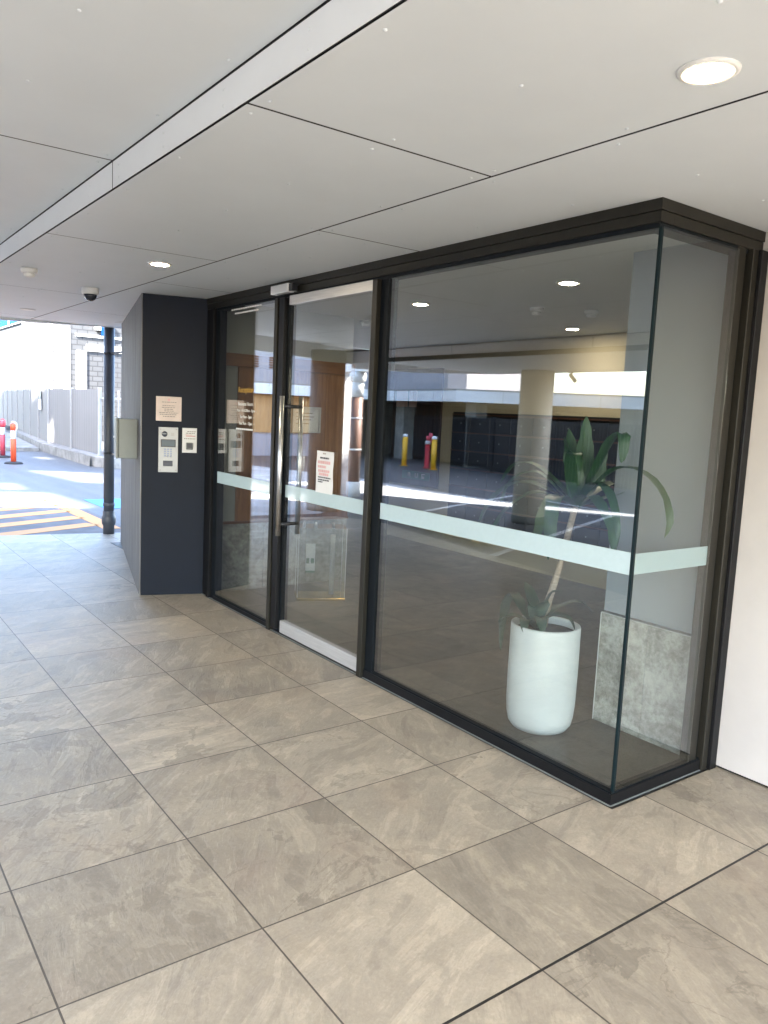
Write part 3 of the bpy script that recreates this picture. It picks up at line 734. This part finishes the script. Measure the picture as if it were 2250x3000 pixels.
# right pier wall and dado
t = thing('pier_wall', 'grey lobby pier wall with mottled stone dado behind the glass corner', 'wall', (2.415, 2.90, 0))
mb = MB(); mb.box(0, .60, .014, .2, .61, 2.459); mb.box(.001, .12, .2005, 3.08, .005, 2.459); mb.build('painted_wall', 'lobbywall', t)
mb = MB(); mb.rbox(-.004, .286, .0, .2, .005, .598, .0015, 1); mb.rbox(.288, .595, .0, .2, .005, .598, .0015, 1); mb.build('stone_dado', 'stone', t)
mb = MB(); mb.rbox(-.008, -.0045, -.003, .2, .005, .600, .001, 1); mb.rbox(-.004, .595, -.002, .2, .5985, .603, .001, 1); mb.build('dado_trim', 'steelpaint', t)
# back wall
t = thing('lobby_back_wall', 'cream back wall of the lobby behind the letterboxes', 'wall', (-3.9, 5.72, 0))
mb = MB(); mb.box(0, 6.9, 0, .2, .005, 2.459); mb.build('painted_wall', 'cream', t)
t = thing('lobby_end_wall', 'dim end wall closing the far left of the lobby', 'wall', (-3.9, 2.9, 0))
mb = MB(); mb.box(-.1, 0, -.28, 3.02, .005, 2.459); mb.box(.001, 2.625, .55, .718, .005, 2.459); mb.build('painted_wall', 'lobbywall', t)
t = thing('dark_panel', 'tall dark brown timber panel on the lobby back wall left of the letterboxes', 'panel', (-3.42, 5.69, .72))
mb = MB(); mb.rbox(0, 1.13, 0, .028, 0, 1.46, .003, 1); mb.build('panel', 'darkwood', t)
mb = MB(); mb.rbox(.24, .66, -.006, -.0005, .985, 1.19, .002, 1); w_ = mb.build('window', 'brickpink', t)
mb = MB(); mb.box(.485, .510, -.010, -.0065, .98, 1.195); mb.build('mullion', 'darkwood', w_)
t = thing('green_sign', 'small green sign with white symbols at the foot of the dark timber panel', 'sign', (-2.98, 5.678, .80))
mb = MB(); mb.rbox(0, .55, 0, .008, 0, .10, .002, 1); s = mb.build('board', 'green', t)
mb = MB(); mb.lathe([(.028, 0), (.028, .002)], 0, 0, 16); bmesh.ops.transform(mb.bm, matrix=Matrix.Translation((.15, -.0005, .058)) @ Matrix.Rotation(PI / 2, 4, 'X'), verts=mb.bm.verts[:])
mb.box(.165, .178, -.0025, -.0005, .02, .055); mb.box(.27, .281, -.0025, -.0005, .03, .08); mb.box(.32, .331, -.0025, -.0005, .03, .08); mb.box(.28, .321, -.0025, -.0005, .022, .034)
mb.box(.40, .418, -.0025, -.0005, .018, .082); mb.box(.42, .465, -.0025, -.0005, .068, .082); mb.box(.42, .455, -.0025, -.0005, .018, .05); mb.build('symbol', 'vinyl', s)
# letterboxes
lb = thing('letterbox_bank', 'wide black bank of letterboxes against the cream back wall of the lobby', 'letterboxes', (-1.90, 5.52, .40))
mb = MB(); mb.rbox(0, 2.85, .03, .199, 0, 1.262, .003, 1); mb.build('cabinet', 'boxblack', lb)
for r in range(6):
    mb = MB(); mb.box(.012, 2.838, .004, .0295, .020 + r * .205 + .184, .020 + r * .205 + .197); mb.build('shelf_edge', 'boxred', lb)
    for c in range(9):
        mb = MB(); x = .012 + c * .3145; z = .022 + r * .205
        mb.rbox(x + .003, x + .309, .010, .0295, z, z + .180, .002, 1); dr = mb.build('letterbox_door', 'boxblack', lb)
        mb = MB(); disc(mb, x + .155, z + .09, .008, .0098, .006, 10); mb.build('lock', 'boxgrey', dr)
# acrylic stand
ac = thing('acrylic_stand', 'clear acrylic stand with a brass base strip and paper items inside, behind the door', 'stand', (-.62, 3.02, .004), math.radians(64))
mb = MB(); mb.box(-.20, .20, -.13, .13, .0, .62); mb.build('clear_case', 'acrylic', ac)
mb = MB()
for x in (-.2, .2):
    for y in (-.13, .13): mb.tube([(x, y, .03), (x, y, .62)], .0035, 6)
mb.build('case_edge', 'steelpaint', ac)
mb = MB(); mb.rbox(-.205, .205, -.135, .135, 0, .022, .003, 1); mb.build('brass_base', 'brass', ac)
mb = MB(); mb.box(-.13, -.05, -.02, -.015, .22, .47); c_ = mb.build('leaflet', 'paper', ac)
mb = MB(); mb.box(-.125, -.10, -.022, -.0205, .30, .345); mb.box(-.085, -.06, -.022, -.0205, .30, .345); mb.box(-.13, -.05, -.022, -.0205, .22, .238); mb.build('print', 'green', c_)
mb = MB(); mb.tube([(.1, 0, .03), (.1, 0, .55)], .022, 14); mb.build('inner_tube', 'vinyl_dim', ac)
for x in (-.15, -.05, .10):
    mb = MB(); mb.lathe([(.014, .62), (.012, .645), (.004, .655)], x, 0, 12); mb.build('finial', 'steel', ac)

# ------------------------------------------------------------------ pot and plants
PX, PY = 2.325, 2.565
t = thing('planter', 'tall round white pot standing on the lobby floor behind the glass corner', 'plant pot', (PX, PY, .004))
mb = MB(); mb.lathe([(.125, 0), (.145, .010), (.163, .035), (.172, .075), (.177, .14), (.179, .30), (.178, .545), (.176, .552), (.170, .554), (.163, .550), (.160, .54), (.158, .50)], 0, 0, 56); mb.build('pot', 'pot', t)
mb = MB(); mb.lathe([(.157, .49), (.157, .515), (.10, .522), (.0005, .525)], 0, 0, 36); mb.build('soil', 'soil', t)
def leaf(pts, w, fold=.25, n=14, side=None):
    """strap leaf along a polyline; w = half width"""
    P = [Vector(p) for p in pts]; m = len(P) - 1; out = MB(); bm = out.bm; rows = []
    def cr(t):
        i = min(int(t * m), m - 1); f = t * m - i
        p0, p1, p2, p3 = P[max(i - 1, 0)], P[i], P[i + 1], P[min(i + 2, m)]
        return .5 * ((2 * p1) + (p2 - p0) * f + (2 * p0 - 5 * p1 + 4 * p2 - p3) * f * f + (3 * p1 - p0 - 3 * p2 + p3) * f ** 3)
    for k in range(n + 1):
        t = k / n; c = cr(t); d = (cr(min(1, t + .02)) - cr(max(0, t - .02))).normalized()
        s = d.cross(Vector((0, 0, 1))); 
        if s.length < .35: s = Vector(side) if side else Vector((.55, .83, 0))
        s.normalize()
        if rows and s.dot(rows[-1][3]) < 0: s = -s
        up = s.cross(d).normalized()
        prof = (.35 + .65 * min(1, t / .3)) * (1 - max(0, (t - .45) / .55) ** 1.8) ** .8 if t < 1 else 0
        ww = w * max(prof, .03) * (1 + .05 * math.sin(17 * t + w * 300) + .07 * math.sin(41 * t + w * 900))
        rows.append((c + s * ww + up * fold * ww, c, c - s * ww + up * fold * ww, s))
    V = [[bm.verts.new(x) for x in r[:3]] for r in rows]
    for a, b in zip(V, V[1:]):
        for i in (0, 1):
            f = bm.faces.new((a[i], a[i + 1], b[i + 1], b[i])); f.smooth = True
    return out
pl = thing('dracaena', 'tall dracaena with a bare pale stem and long arching green leaves', 'plant', (PX - .04, PY + .02, .52))
base = Vector((PX - .04, PY + .02, .52))
mb = MB(); mb.tube([(0, 0, -.03), (.012, .02, .15), (.04, .05, .32), (.055, .08, .50), (.075, .10, .66)], [.021, .019, .017, .016, .017], 12); mb.build('stem', 'bark', pl)
top = Vector((.075, .10, .64))
K = lambda x, z, y=2.70: Vector((x, y, z)) - base      # position given on a plane through the plant
leaves = [
    ([top, K(2.355, 1.30), K(2.375, 1.45), K(2.372, 1.63)], .05), ([top, K(2.33, 1.28), K(2.30, 1.42), K(2.265, 1.56)], .044), ([top, K(2.37, 1.27, 2.66), K(2.345, 1.41, 2.64), K(2.325, 1.52, 2.60)], .046),
    ([top, K(2.39, 1.26, 2.78), K(2.40, 1.40, 2.80), K(2.42, 1.53, 2.82)], .036),
    ([top, K(2.44, 1.33), K(2.53, 1.50), K(2.60, 1.55), K(2.61, 1.46), K(2.605, 1.41)], .034),
    ([top, K(2.46, 1.30, 2.72), K(2.59, 1.385, 2.72), K(2.72, 1.37, 2.72), K(2.83, 1.29, 2.72), K(2.885, 1.17, 2.72), K(2.865, 1.08, 2.72)], .030),
    ([top, K(2.43, 1.22, 2.64), K(2.56, 1.23, 2.58), K(2.67, 1.12, 2.56), K(2.72, .97, 2.56)], .036),
    ([top, K(2.42, 1.22, 2.9), K(2.56, 1.27, 3.0), K(2.66, 1.17, 3.05), K(2.69, 1.03, 3.05)], .036),
    ([top, K(2.27, 1.26, 2.66), K(2.12, 1.36, 2.62), K(1.99, 1.35, 2.60), K(1.89, 1.24, 2.6)], .030),
    ([top, K(2.28, 1.23, 2.60), K(2.12, 1.27, 2.52), K(1.97, 1.17, 2.48), K(1.88, 1.01, 2.46)], .042),
    ([top, K(2.30, 1.22, 2.56), K(2.24, 1.22, 2.46), K(2.14, 1.12, 2.40), K(2.06, .98, 2.38)], .044),
    ([top, K(2.37, 1.22, 2.56), K(2.40, 1.20, 2.46), K(2.45, 1.08, 2.40), K(2.47, .93, 2.38)], .040),
    ([top, K(2.31, 1.24, 2.82), K(2.22, 1.27, 2.92), K(2.10, 1.18, 3.02), K(2.04, 1.04, 3.06)], .038),
    ([top, K(2.42, 1.25, 2.68), K(2.50, 1.30, 2.66), K(2.60, 1.25, 2.64), K(2.66, 1.12, 2.63), K(2.67, 1.0, 2.63)], .030), ([top, K(2.30, 1.25, 2.60), K(2.20, 1.33, 2.55), K(2.08, 1.28, 2.50), K(2.02, 1.14, 2.48)], .030),
    ([top, K(2.39, 1.30, 2.60), K(2.43, 1.42, 2.54), K(2.50, 1.44, 2.50), K(2.54, 1.36, 2.48)], .030), ([top, K(2.34, 1.22, 2.58), K(2.33, 1.18, 2.50), K(2.31, 1.05, 2.47), K(2.29, .93, 2.46)], .032),
    ([top, K(2.36, 1.24, 2.84), K(2.37, 1.28, 2.98), K(2.40, 1.18, 3.1), K(2.42, 1.02, 3.14)], .038),
]
for pts, w in leaves: leaf(pts, w * 1.08).build('leaf', 'leaf', pl)
p2 = thing('young_plant', 'small broad leaved plant at the foot of the dracaena in the white pot', 'plant', (PX - .03, PY - .04, .52))
b2 = Vector((PX - .03, PY - .04, .52)); K2 = lambda x, z, y: Vector((x, y, z)) - b2; o2 = Vector((0, 0, 0))
for pts, w in [([o2, K2(2.22, .60, 2.50), K2(2.13, .675, 2.52), K2(2.06, .60, 2.54), K2(2.03, .47, 2.55), K2(2.03, .33, 2.55)], .030),
               ([o2, K2(2.27, .62, 2.53), K2(2.21, .70, 2.55), K2(2.15, .74, 2.58)], .034), ([o2, K2(2.31, .64, 2.54), K2(2.34, .73, 2.57), K2(2.40, .74, 2.60)], .032),
               ([o2, K2(2.35, .60, 2.49), K2(2.40, .60, 2.44), K2(2.43, .53, 2.43)], .034), ([o2, K2(2.25, .58, 2.45), K2(2.20, .58, 2.40), K2(2.16, .54, 2.39)], .036),
               ([o2, K2(2.33, .62, 2.62), K2(2.40, .67, 2.72), K2(2.45, .62, 2.78)], .032), ([o2, K2(2.28, .64, 2.50), K2(2.26, .70, 2.47)], .026),
               ([o2, K2(2.36, .60, 2.55), K2(2.43, .61, 2.60), K2(2.47, .55, 2.62)], .034), ([o2, K2(2.24, .60, 2.58), K2(2.19, .62, 2.66), K2(2.15, .57, 2.72)], .034), ([o2, K2(2.29, .60, 2.60), K2(2.30, .64, 2.68)], .034),
               ([o2, K2(2.30, .58, 2.46), K2(2.32, .58, 2.41), K2(2.34, .53, 2.39)], .03)]:
    leaf(pts, w, .3, 10).build('leaf', 'leaf2', p2)

# ------------------------------------------------------------------ columns, carpark objects
def column(x, y, z1, r, label, mat='column'):
    t = thing('round_column', label, 'column', (x, y, 0), 0, 'round columns holding the canopy')
    mb = MB(); mb.lathe([(r, -.012), (r, z1)], 0, 0, 48); mb.build('shaft', mat, t)
    mb = MB(); mb.lathe([(r + .004, -.012), (r + .004, .10), (r + .001, .104)], 0, 0, 48); mb.build('base_band', 'concrete', t)
column(-3.62, -4.35, CZ3, .26, 'round cream column mirrored in the large glass pane')
column(-5.92, -1.92, CZ2, .28, 'round column, its shade painted in, mirrored in the door glass over the oak panelling', 'column_shaded')
t = thing('cctv_camera', 'small tilted grey bullet camera hanging from the canopy edge mirrored right of the column', 'security camera', (-3.15, -4.60, CZ3))
mb = MB(); mb.lathe([(.028, 0), (.028, -.01), (.012, -.014), (.012, -.05)], 0, 0, 16); mb.build('mount', 'boxgrey', t)
mb = MB(); mb.tube([(0.0, 0.04, -.05), (-.01, -.10, -.14)], .032, 16); mb.build('body', 'boxgrey', t)
t = thing('banded_post', 'brown round post with white rings, white foot and white cap in the carpark', 'post', (-7.62, -3.66, -.012))
mb = MB(); mb.lathe([(.115, 0), (.115, 1.92)], 0, 0, 24); mb.build('shaft', 'rust', t)
for z0, z1, r in ((0, .28, .14), (.895, .925, .12), (1.50, 1.53, .12), (1.92, 2.20, .118)):
    mb = MB(); mb.lathe([(r, z0), (r, z1), (r - .01, z1 + .004)], 0, 0, 24); mb.build('white_band', 'lintel', t)
mb = MB(); mb.lathe([(.118, 2.20), (.16, 2.23), (.16, 2.36), (.13, 2.40)], 0, 0, 24); mb.build('cap', 'lintel', t)
t = thing('white_post', 'slim white post beside the brown banded post in the carpark', 'post', (-8.05, -3.66, -.012))
mb = MB(); mb.rbox(-.12, .12, -.12, .12, 0, 2.40, .008, 2); mb.build('shaft', 'lintel', t)
mb = MB(); mb.rbox(-.14, .9, -.10, .10, 2.402, 2.56, .006, 2); mb.build('crossbeam', 'lintel', t)

def bollard(x, y, label):
    t = thing('yellow_bollard', label, 'bollard', (x, y, -.012), 0, 'yellow bollards guarding the hydrant')
    mb = MB(); mb.lathe([(.085, 0), (.085, .93)], 0, 0, 20); mb.build('post', 'yellow', t)
    mb = MB(); mb.lathe([(.087, .93), (.087, .97), (.07, 1.01), (.035, 1.03), (.0005, 1.035)], 0, 0, 20); mb.build('cap', 'lintel', t)
    mb = MB(); mb.lathe([(.14, 0), (.14, .012), (.088, .014)], 0, 0, 20); mb.build('base_plate', 'yellow', t)
bollard(-15.07, -10.68, 'left of two yellow bollards beside the red hydrant')
bollard(-13.45, -10.56, 'right of two yellow bollards, partly in front of the red hydrant wheel')
t = thing('fire_hydrant', 'red fire hydrant standpipe with two red valve wheels between yellow bollards', 'hydrant', (-14.0, -10.75, -.012), math.radians(35))
mb = MB(); mb.lathe([(.12, 0), (.12, .03), (.075, .05), (.075, .76)], 0, 0, 20); mb.build('standpipe', 'red', t)
mb = MB(); mb.lathe([(.085, .76), (.085, .84), (.06, .87)], 0, 0, 20); mb.build('white_collar', 'lintel', t)
mb = MB(); mb.tube([(-.36, 0, .96), (.36, 0, .96)], .045, 14); mb.tube([(0, 0, .86), (0, 0, 1.02)], .05, 14); mb.build('outlet', 'pinkred', t)
for sx in (-.34, .34):
    mb = MB(); mb.tube([(sx + .13 * math.cos(a), -.08, .96 + .13 * math.sin(a)) for a in [2 * PI * k / 20 for k in range(21)]], .026, 8, False)
    mb.box(sx - .13, sx + .13, -.09, -.07, .945, .975); mb.box(sx - .015, sx + .015, -.09, -.07, .83, 1.09); mb.build('valve_wheel', 'pinkred', t)

# picket fence of the opposite site
def picket_run(pts, h, label):
    t = thing('picket_fence', label, 'fence', (pts[0][0], pts[0][1], -.012))
    o0 = Vector(pts[0])
    for a, b in zip(pts, pts[1:]):
        a, b = Vector(a), Vector(b); d = (b - a); ln = d.length; d.normalize(); n = max(1, round(ln / 2.4)); ang = math.atan2(d.y, d.x)
        for k in range(n):
            p = a + d * ln * k / n - o0; seg = ln / n
            mt = Matrix.Translation((p.x, p.y, 0)) @ Matrix.Rotation(ang, 4, 'Z')
            mb = MB(); mb.box(-.032, .032, -.032, .032, 0, h + .05, mt); mb.build('post', 'picket', t)
            mb = MB(); 
            mb.box(.033, seg - .033, -.02, .02, .16, .20, mt); mb.box(.033, seg - .033, -.02, .02, h - .10, h - .06, mt)
            m = int(seg / .105)
            for i in range(1, m): mb.box(seg * i / m - .034, seg * i / m + .034, -.045, -.021, .07, h, mt)
            mb.build('picket_bay', 'picket', t)
picket_run([(-19.0, -13.6), (-14.5, -12.75), (-10.2, -11.2), (-6.5, -11.3), (2.0, -11.2)], 1.65, 'long black steel picket fence across the carpark mirrored in the large pane')

# opposite podium
pod = thing('opposite_podium', 'low opposite building with white panelled fascia over a shaded undercroft', 'building')
line_ = [(-19.2, -2.0), (-19.0, -8.0), (-17.9, -12.3), (-13.95, -11.75), (-9.65, -15.9), (-4.0, -20.5)]
for a, b in zip(line_, line_[1:]):
    a, b = Vector(a), Vector(b); d = (b - a); ln = d.length; d.normalize(); n = Vector((-d.y, d.x)) * -1; m = max(1, round(ln / 1.5))
    for k in range(m):
        p, q = a + d * (ln * k / m + .012), a + d * (ln * (k + 1) / m - .012)
        mb = MB(); mb.prism([p[:], q[:], (q + n * .08)[:], (p + n * .08)[:]], 2.12, 2.47); mb.build('fascia_panel', 'podwhite', pod)
    mb = MB(); mb.prism([a[:], b[:], (b + n * .12)[:], (a + n * .12)[:]], 2.475, 2.53); mb.build('parapet_cap', 'fencerail', pod)
mb = MB(); mb.prism([p for p in line_] + [(-4, -40), (-45, -40), (-45, -2.0)], 2.14, 2.46)
for v in mb.bm.verts: pass
mb.build('deck', 'concrete', pod, (-.09, -.09, 0))
mb = MB(); mb.box(-24, -22, -30, -2, -.012, 2.13); mb.box(-22, -4, -27, -26, -.012, 2.13); mb.build('undercroft_wall', 'pipe', pod)
mb = MB()
for x, y in ((-18.4, -13.2), (-14.3, -13.0), (-10.6, -16.3), (-6, -20.2)): mb.box(x - .25, x + .25, y - .25, y + .25, -.012, 2.13)
mb.build('undercroft_column', 'concrete', pod)
mb = MB(); mb.box(-19.75, -19.5, -11.0, -2.0, -.012, 2.12); mb.build('side_wall', 'lilac', pod)
mb = MB(); mb.box(-19.49, -19.45, -10.5, -2.2, .80, 2.10); mb.build('timber_panel', 'orange_timber', pod)
# lilac rendered block above the podium; its unseen upper part added for shade
blk = thing('rendered_block', 'lilac grey rendered block with brown louvres standing on the opposite podium', 'building', (-21.5, -13.5, 2.46))
mb = MB(); mb.box(-20, .9, -8, 12.0, 0, 7.0); mb.box(.91, 5.1, -.9, 0, 0, 22.5); mb.box(-20, .9, -8, 0, 7.0, 22.5); mb.build('wall', 'lilac', blk)
for k in range(5):
    mb = MB(); y = 4.2 + k * 1.15
    for i in range(5): mb.box(.89, .95, y, y + .7, .62 + i * .085, .67 + i * .085)
    mb.build('louvre', 'rust', blk)

# unseen wall added to shade the carpark; holes cut where sun patches fall
AZ = Vector((.42, -.91)).normalized(); ELEV = math.radians(45)
TYF = -18.5
def to_face(px, py, pz=0.):
    """point on the blocker face that shades the ground point"""
    Lh = (py - TYF) / -AZ.y; return (px + AZ.x * Lh, pz + Lh * math.tan(ELEV))
holes_ground = [
    [(-9.6, 1.95), (-6.55, 1.55), (-6.45, 2.62), (-7.3, 2.95), (-9.2, 2.75)],
    [(-13.9, 3.35), (-10.9, 3.75), (-10.7, 4.35), (-12.9, 4.75)],
    [(-11.2, 2.2), (-9.9, 2.15), (-9.6, 2.5), (-10.9, 2.55)],
    [(-10.4, -5.9), (-8.7, -5.75), (-6.1, -6.15), (-3.0, -7.75), (-3.2, -7.2), (-6.0, -5.25), (-8.2, -4.1), (-10.4, -3.7)],
    [(-18.2, 4.4), (-17.2, 4.45), (-17.3, 4.8), (-18.2, 4.75)],
    [(-19, -3.4), (-7.0, -3.0), (-5.9, -.6), (-6.1, .1), (-19, .9)],
    [(-20.9, 5.50, .30), (-20.1, 5.48, .27), (-20.25, 5.48, .95), (-20.75, 5.50, .75)],
    [(-2.0, -8.3), (.5, -9.2), (.6, -8.9), (-2.0, -8.0)],
]
tw = thing('sun_blocker', 'unseen tall wall added across the carpark for shade, with slots cut for sun patches', 'building', (0, TYF, 0))
mb = MB(); wall_with_holes(mb, [(-15.25, 6.0), (-6.0, 6.0), (-6.0, -.012), (9.4, -.012), (9.4, 28.5), (-15.25, 28.5)], [[to_face(*p) for p in h] for h in holes_ground], .12)
mb.build('blocker_wall', 'lilac', tw)
mb = MB(); mb.box(-6.2, -6.0, -3, -.01, -.012, 6.0); mb.build('blocker_return', 'lilac', tw)

# ------------------------------------------------------------------ left background
# kerb upstand
mb = MB(); kerb = [(-14.86, 5.10), (-15.25, 5.10), (-14.2, 5.35), (-14.2, 7.2), (-14.75, 7.2), (-14.75, 5.65), (-20.9, 5.78), (-31.5, 6.9), (-31.6, 6.5), (-20.73, 5.28)]
mb.prism(kerb, -.012, .24); o = struct(mb.build('kerb', 'concrete'))
mb = MB(); mb.prism([(-20.9, 4.25), (-20.6, 4.3), (-20.6, 5.2), (-31.5, 6.4), (-40, 6.4), (-40, 4.2)], -.012, .10); struct(mb.build('footpath', 'concrete'))
fx = [(-15.1, 5.42), (-20.8, 5.55), (-25.9, 6.10), (-31.2, 6.72), (-40, 7.6)]
fn = thing('boundary_fence', 'grey solid metal boundary fence on a concrete kerb left of the downpipe', 'fence', (fx[0][0], fx[0][1], .24)); o0 = Vector(fx[0])
for a, b in zip(fx, fx[1:]):
    a, b = Vector(a), Vector(b); d = (b - a); ln = d.length; d.normalize(); ang = math.atan2(d.y, d.x); n = max(1, round(ln / 2.35))
    for k in range(n):
        p = a + d * ln * k / n - o0; seg = ln / n; mt = Matrix.Translation((p.x, p.y, 0)) @ Matrix.Rotation(ang, 4, 'Z')
        mb = MB(); w = (seg - .02) / 24; bm = mb.bm
        A = [Vector((.01 + w * i, (.005 if i % 2 else 0), 0)) for i in range(25)]
        va = [[bm.verts.new(mt @ Vector((v.x, v.y + th, z))) for v in A] for z in (0.03, 1.66) for th in (0, .008)]
        for i in range(24):
            bm.faces.new((va[0][i], va[0][i + 1], va[2][i + 1], va[2][i])); bm.faces.new((va[1][i], va[1][i + 1], va[3][i + 1], va[3][i])); bm.faces.new((va[2][i], va[2][i + 1], va[3][i + 1], va[3][i]))
        mb.build('infill_panel', 'fence', fn)
        mb = MB(); mb.box(-.03, .03, -.03, .05, 0, 1.70, mt); mb.build('post', 'fencerail', fn)
gt = thing('slat_gate', 'open grey vertical slat gate section at the near end of the boundary fence', 'gate', (-15.0, 5.36, .24), math.radians(80))
for k in range(9):
    mb = MB(); mb.rbox(k * .155 - .02, k * .155 + .02, -.012, .012, .03, 1.64, .003, 1); mb.build('slat', 'fencerail', gt)
mb = MB(); mb.box(-.02, 1.32, .013, .04, .12, .17); mb.box(-.02, 1.32, .013, .04, 1.42, 1.47); mb.build('rail', 'fencerail', gt)
t = thing('fence_sign', 'small white sign with a dark arrow panel on the grey boundary fence', 'sign', (-22.65, 5.70, 1.24), math.radians(-5))
mb = MB(); mb.rbox(-.27, .27, -.014, 0, 0, .34, .004, 1); mb.build('plate', 'vinyl', t)
mb = MB(); mb.rbox(-.22, .22, -.014, 0, .35, .62, .004, 1); b_ = mb.build('arrow_panel', 'boxgrey', t)
mb = MB(); mb.prism([(-.12, -.03), (.02, -.03), (.02, -.08), (.13, 0), (.02, .08), (.02, .03), (-.12, .03)], .0142, .016, Matrix(((1, 0, 0, 0), (0, 0, -1, 0), (0, 1, 0, .485), (0, 0, 0, 1)))); mb.build('arrow', 'vinyl', b_)

def delineator(x, y, mat, label, rot=0.):
    t = thing('delineator_post', label, 'bollard', (x, y, -.012), rot, 'red and white traffic posts on the asphalt')
    mb = MB(); mb.lathe([(.21, 0), (.21, .02), (.17, .045), (.08, .055)], 0, 0, 28); mb.build('base', 'rubber', t)
    mb = MB(); mb.lathe([(.062, .05), (.062, .60), (.055, .61)], 0, 0, 20); mb.build('lower_tube', mat, t)
    mb = MB(); mb.lathe([(.064, .605), (.064, .80), (.058, .805)], 0, 0, 20); mb.build('white_sleeve', 'reflect', t)
    mb = MB(); mb.lathe([(.062, .80), (.062, .96), (.05, .975)], 0, 0, 20); mb.build('upper_tube', mat, t)
    mb = MB(); mb.tube([(.058, 0, .80), (.085, 0, .88), (.08, 0, .97), (.03, 0, 1.02), (-.03, 0, 1.02), (-.062, 0, .95)], .014, 8); mb.build('handle_strap', 'reflect' if mat == 'orange' else mat, t)
delineator(-15.71, 3.53, 'orange', 'orange red traffic post with white sleeve, fully in view on the asphalt', math.radians(60))
delineator(-17.95, 3.70, 'pinkred', 'pinkish red traffic post with white sleeve at the left frame edge', math.radians(40))

# block building
bb = thing('block_building', 'large pale concrete block building behind the boundary fence', 'building', (-27.87, 8.0, -.012))
mb = MB(); mb.box(-40, 0, 0, 14, 0, 5.2); mb.build('block_wall', 'block', bb)
mb = MB(); mb.box(-40, 0, -.02, -.001, 3.0, 3.45); mb.box(-3.4, -2.7, -.05, -.021, 0, 5.2); mb.box(-.9, .02, -.03, -.0005, 0, 4.4); mb.build('white_pier', 'lintel', bb)
mb = MB(); mb.box(.001, .06, .23, .62, 0, 3.60); mb.box(.001, .06, .62, 2.4, 3.60, 3.86); mb.box(.001, .05, .2, 2.4, 4.15, 4.25); mb.build('portal_frame', 'lintel', bb)
mb = MB(); mb.rbox(.01, .20, .95, 1.55, 4.45, 4.85, .01, 1); mb.build('wall_unit', 'lintel', bb)
mb = MB(); mb.box(.201, .215, 1.15, 1.35, 4.25, 4.75); mb.build('blue_mark', 'blueglass', bb)
mb = MB(); mb.box(-40, -8.8, -.06, -.001, 5.25, 7.8); w_ = mb.build('blue_glazing', 'blueglass', bb)
mb = MB()
for k in range(12): mb.box(-40 + k * 2.6, -39.85 + k * 2.6, -.09, -.061, 5.25, 7.8)
mb.box(-40, -8.7, -.09, -.061, 5.20, 5.249); mb.build('glazing_bar', 'lintel', w_)
mb = MB(); mb.box(-40, 0, .01, .4, 5.2, 5.24); mb.build('coping', 'lintel', bb)
th = thing('timber_house', 'small orange timber clad building behind the downpipe', 'building', (-24.5, 10.4, -.012))
mb = MB(); mb.box(0, 6, 0, 5, 0, 3.5); mb.build('wall', 'orange_timber', th)
mb = MB(); mb.box(-.2, 6.2, -.2, 5.2, 3.505, 3.62); mb.build('roof', 'lintel', th)

# ------------------------------------------------------------------ light
w = bpy.data.worlds.new('World'); S.world = w; w.use_nodes = True; nt = w.node_tree; nt.nodes.clear()
sky = nt.nodes.new('ShaderNodeTexSky'); sky.sky_type = 'NISHITA'; sky.sun_disc = False
sky.sun_elevation = ELEV; sky.sun_rotation = math.atan2(AZ.x, AZ.y); sky.dust_density = 1.5; sky.air_density = 1.0
bg = nt.nodes.new('ShaderNodeBackground'); bg.inputs[1].default_value = .15
wo = nt.nodes.new('ShaderNodeOutputWorld'); nt.links.new(sky.outputs[0], bg.inputs[0]); nt.links.new(bg.outputs[0], wo.inputs[0])
sl = bpy.data.lights.new('sun', 'SUN'); sl.energy = 4.6; sl.angle = math.radians(.53); sl.color = (1, .955, .88)
so = bpy.data.objects.new('sun', sl); COL.objects.link(so)
sd = Vector((AZ.x * math.cos(ELEV), AZ.y * math.cos(ELEV), math.sin(ELEV)))
so.rotation_euler = sd.to_track_quat('Z', 'Y').to_euler(); so.location = sd * 50

# ------------------------------------------------------------------ camera
cam = bpy.data.cameras.new('camera'); co = bpy.data.objects.new('camera', cam); COL.objects.link(co); S.camera = co
Rr = Vector((0.5899075, 0.8061317, 0.0464850)); Rd = Vector((0.1267034, -0.0355556, -0.9913032)); Rf = Vector((-0.7974681, 0.5906670, -0.1231142))
co.matrix_world = Matrix(((Rr.x, -Rd.x, -Rf.x, 4.97708), (Rr.y, -Rd.y, -Rf.y, -0.47486), (Rr.z, -Rd.z, -Rf.z, 1.58644), (0, 0, 0, 1)))
cam.sensor_fit = 'HORIZONTAL'; cam.sensor_width = 36; cam.lens = 36.5692; cam.clip_start = .05; cam.clip_end = 600

# ------------------------------------------------------------------ render settings
S.view_settings.view_transform = 'Standard'; S.view_settings.look = 'None'; S.view_settings.gamma = 1.0
S.view_settings.exposure = 3.8
S.cycles.max_bounces = 14; S.cycles.diffuse_bounces = 6; S.cycles.glossy_bounces = 6; S.cycles.transparent_max_bounces = 24; S.cycles.transmission_bounces = 8
S.cycles.sample_clamp_indirect = 8; S.cycles.caustics_reflective = False; S.cycles.caustics_refractive = False
S.cycles.use_denoising = True
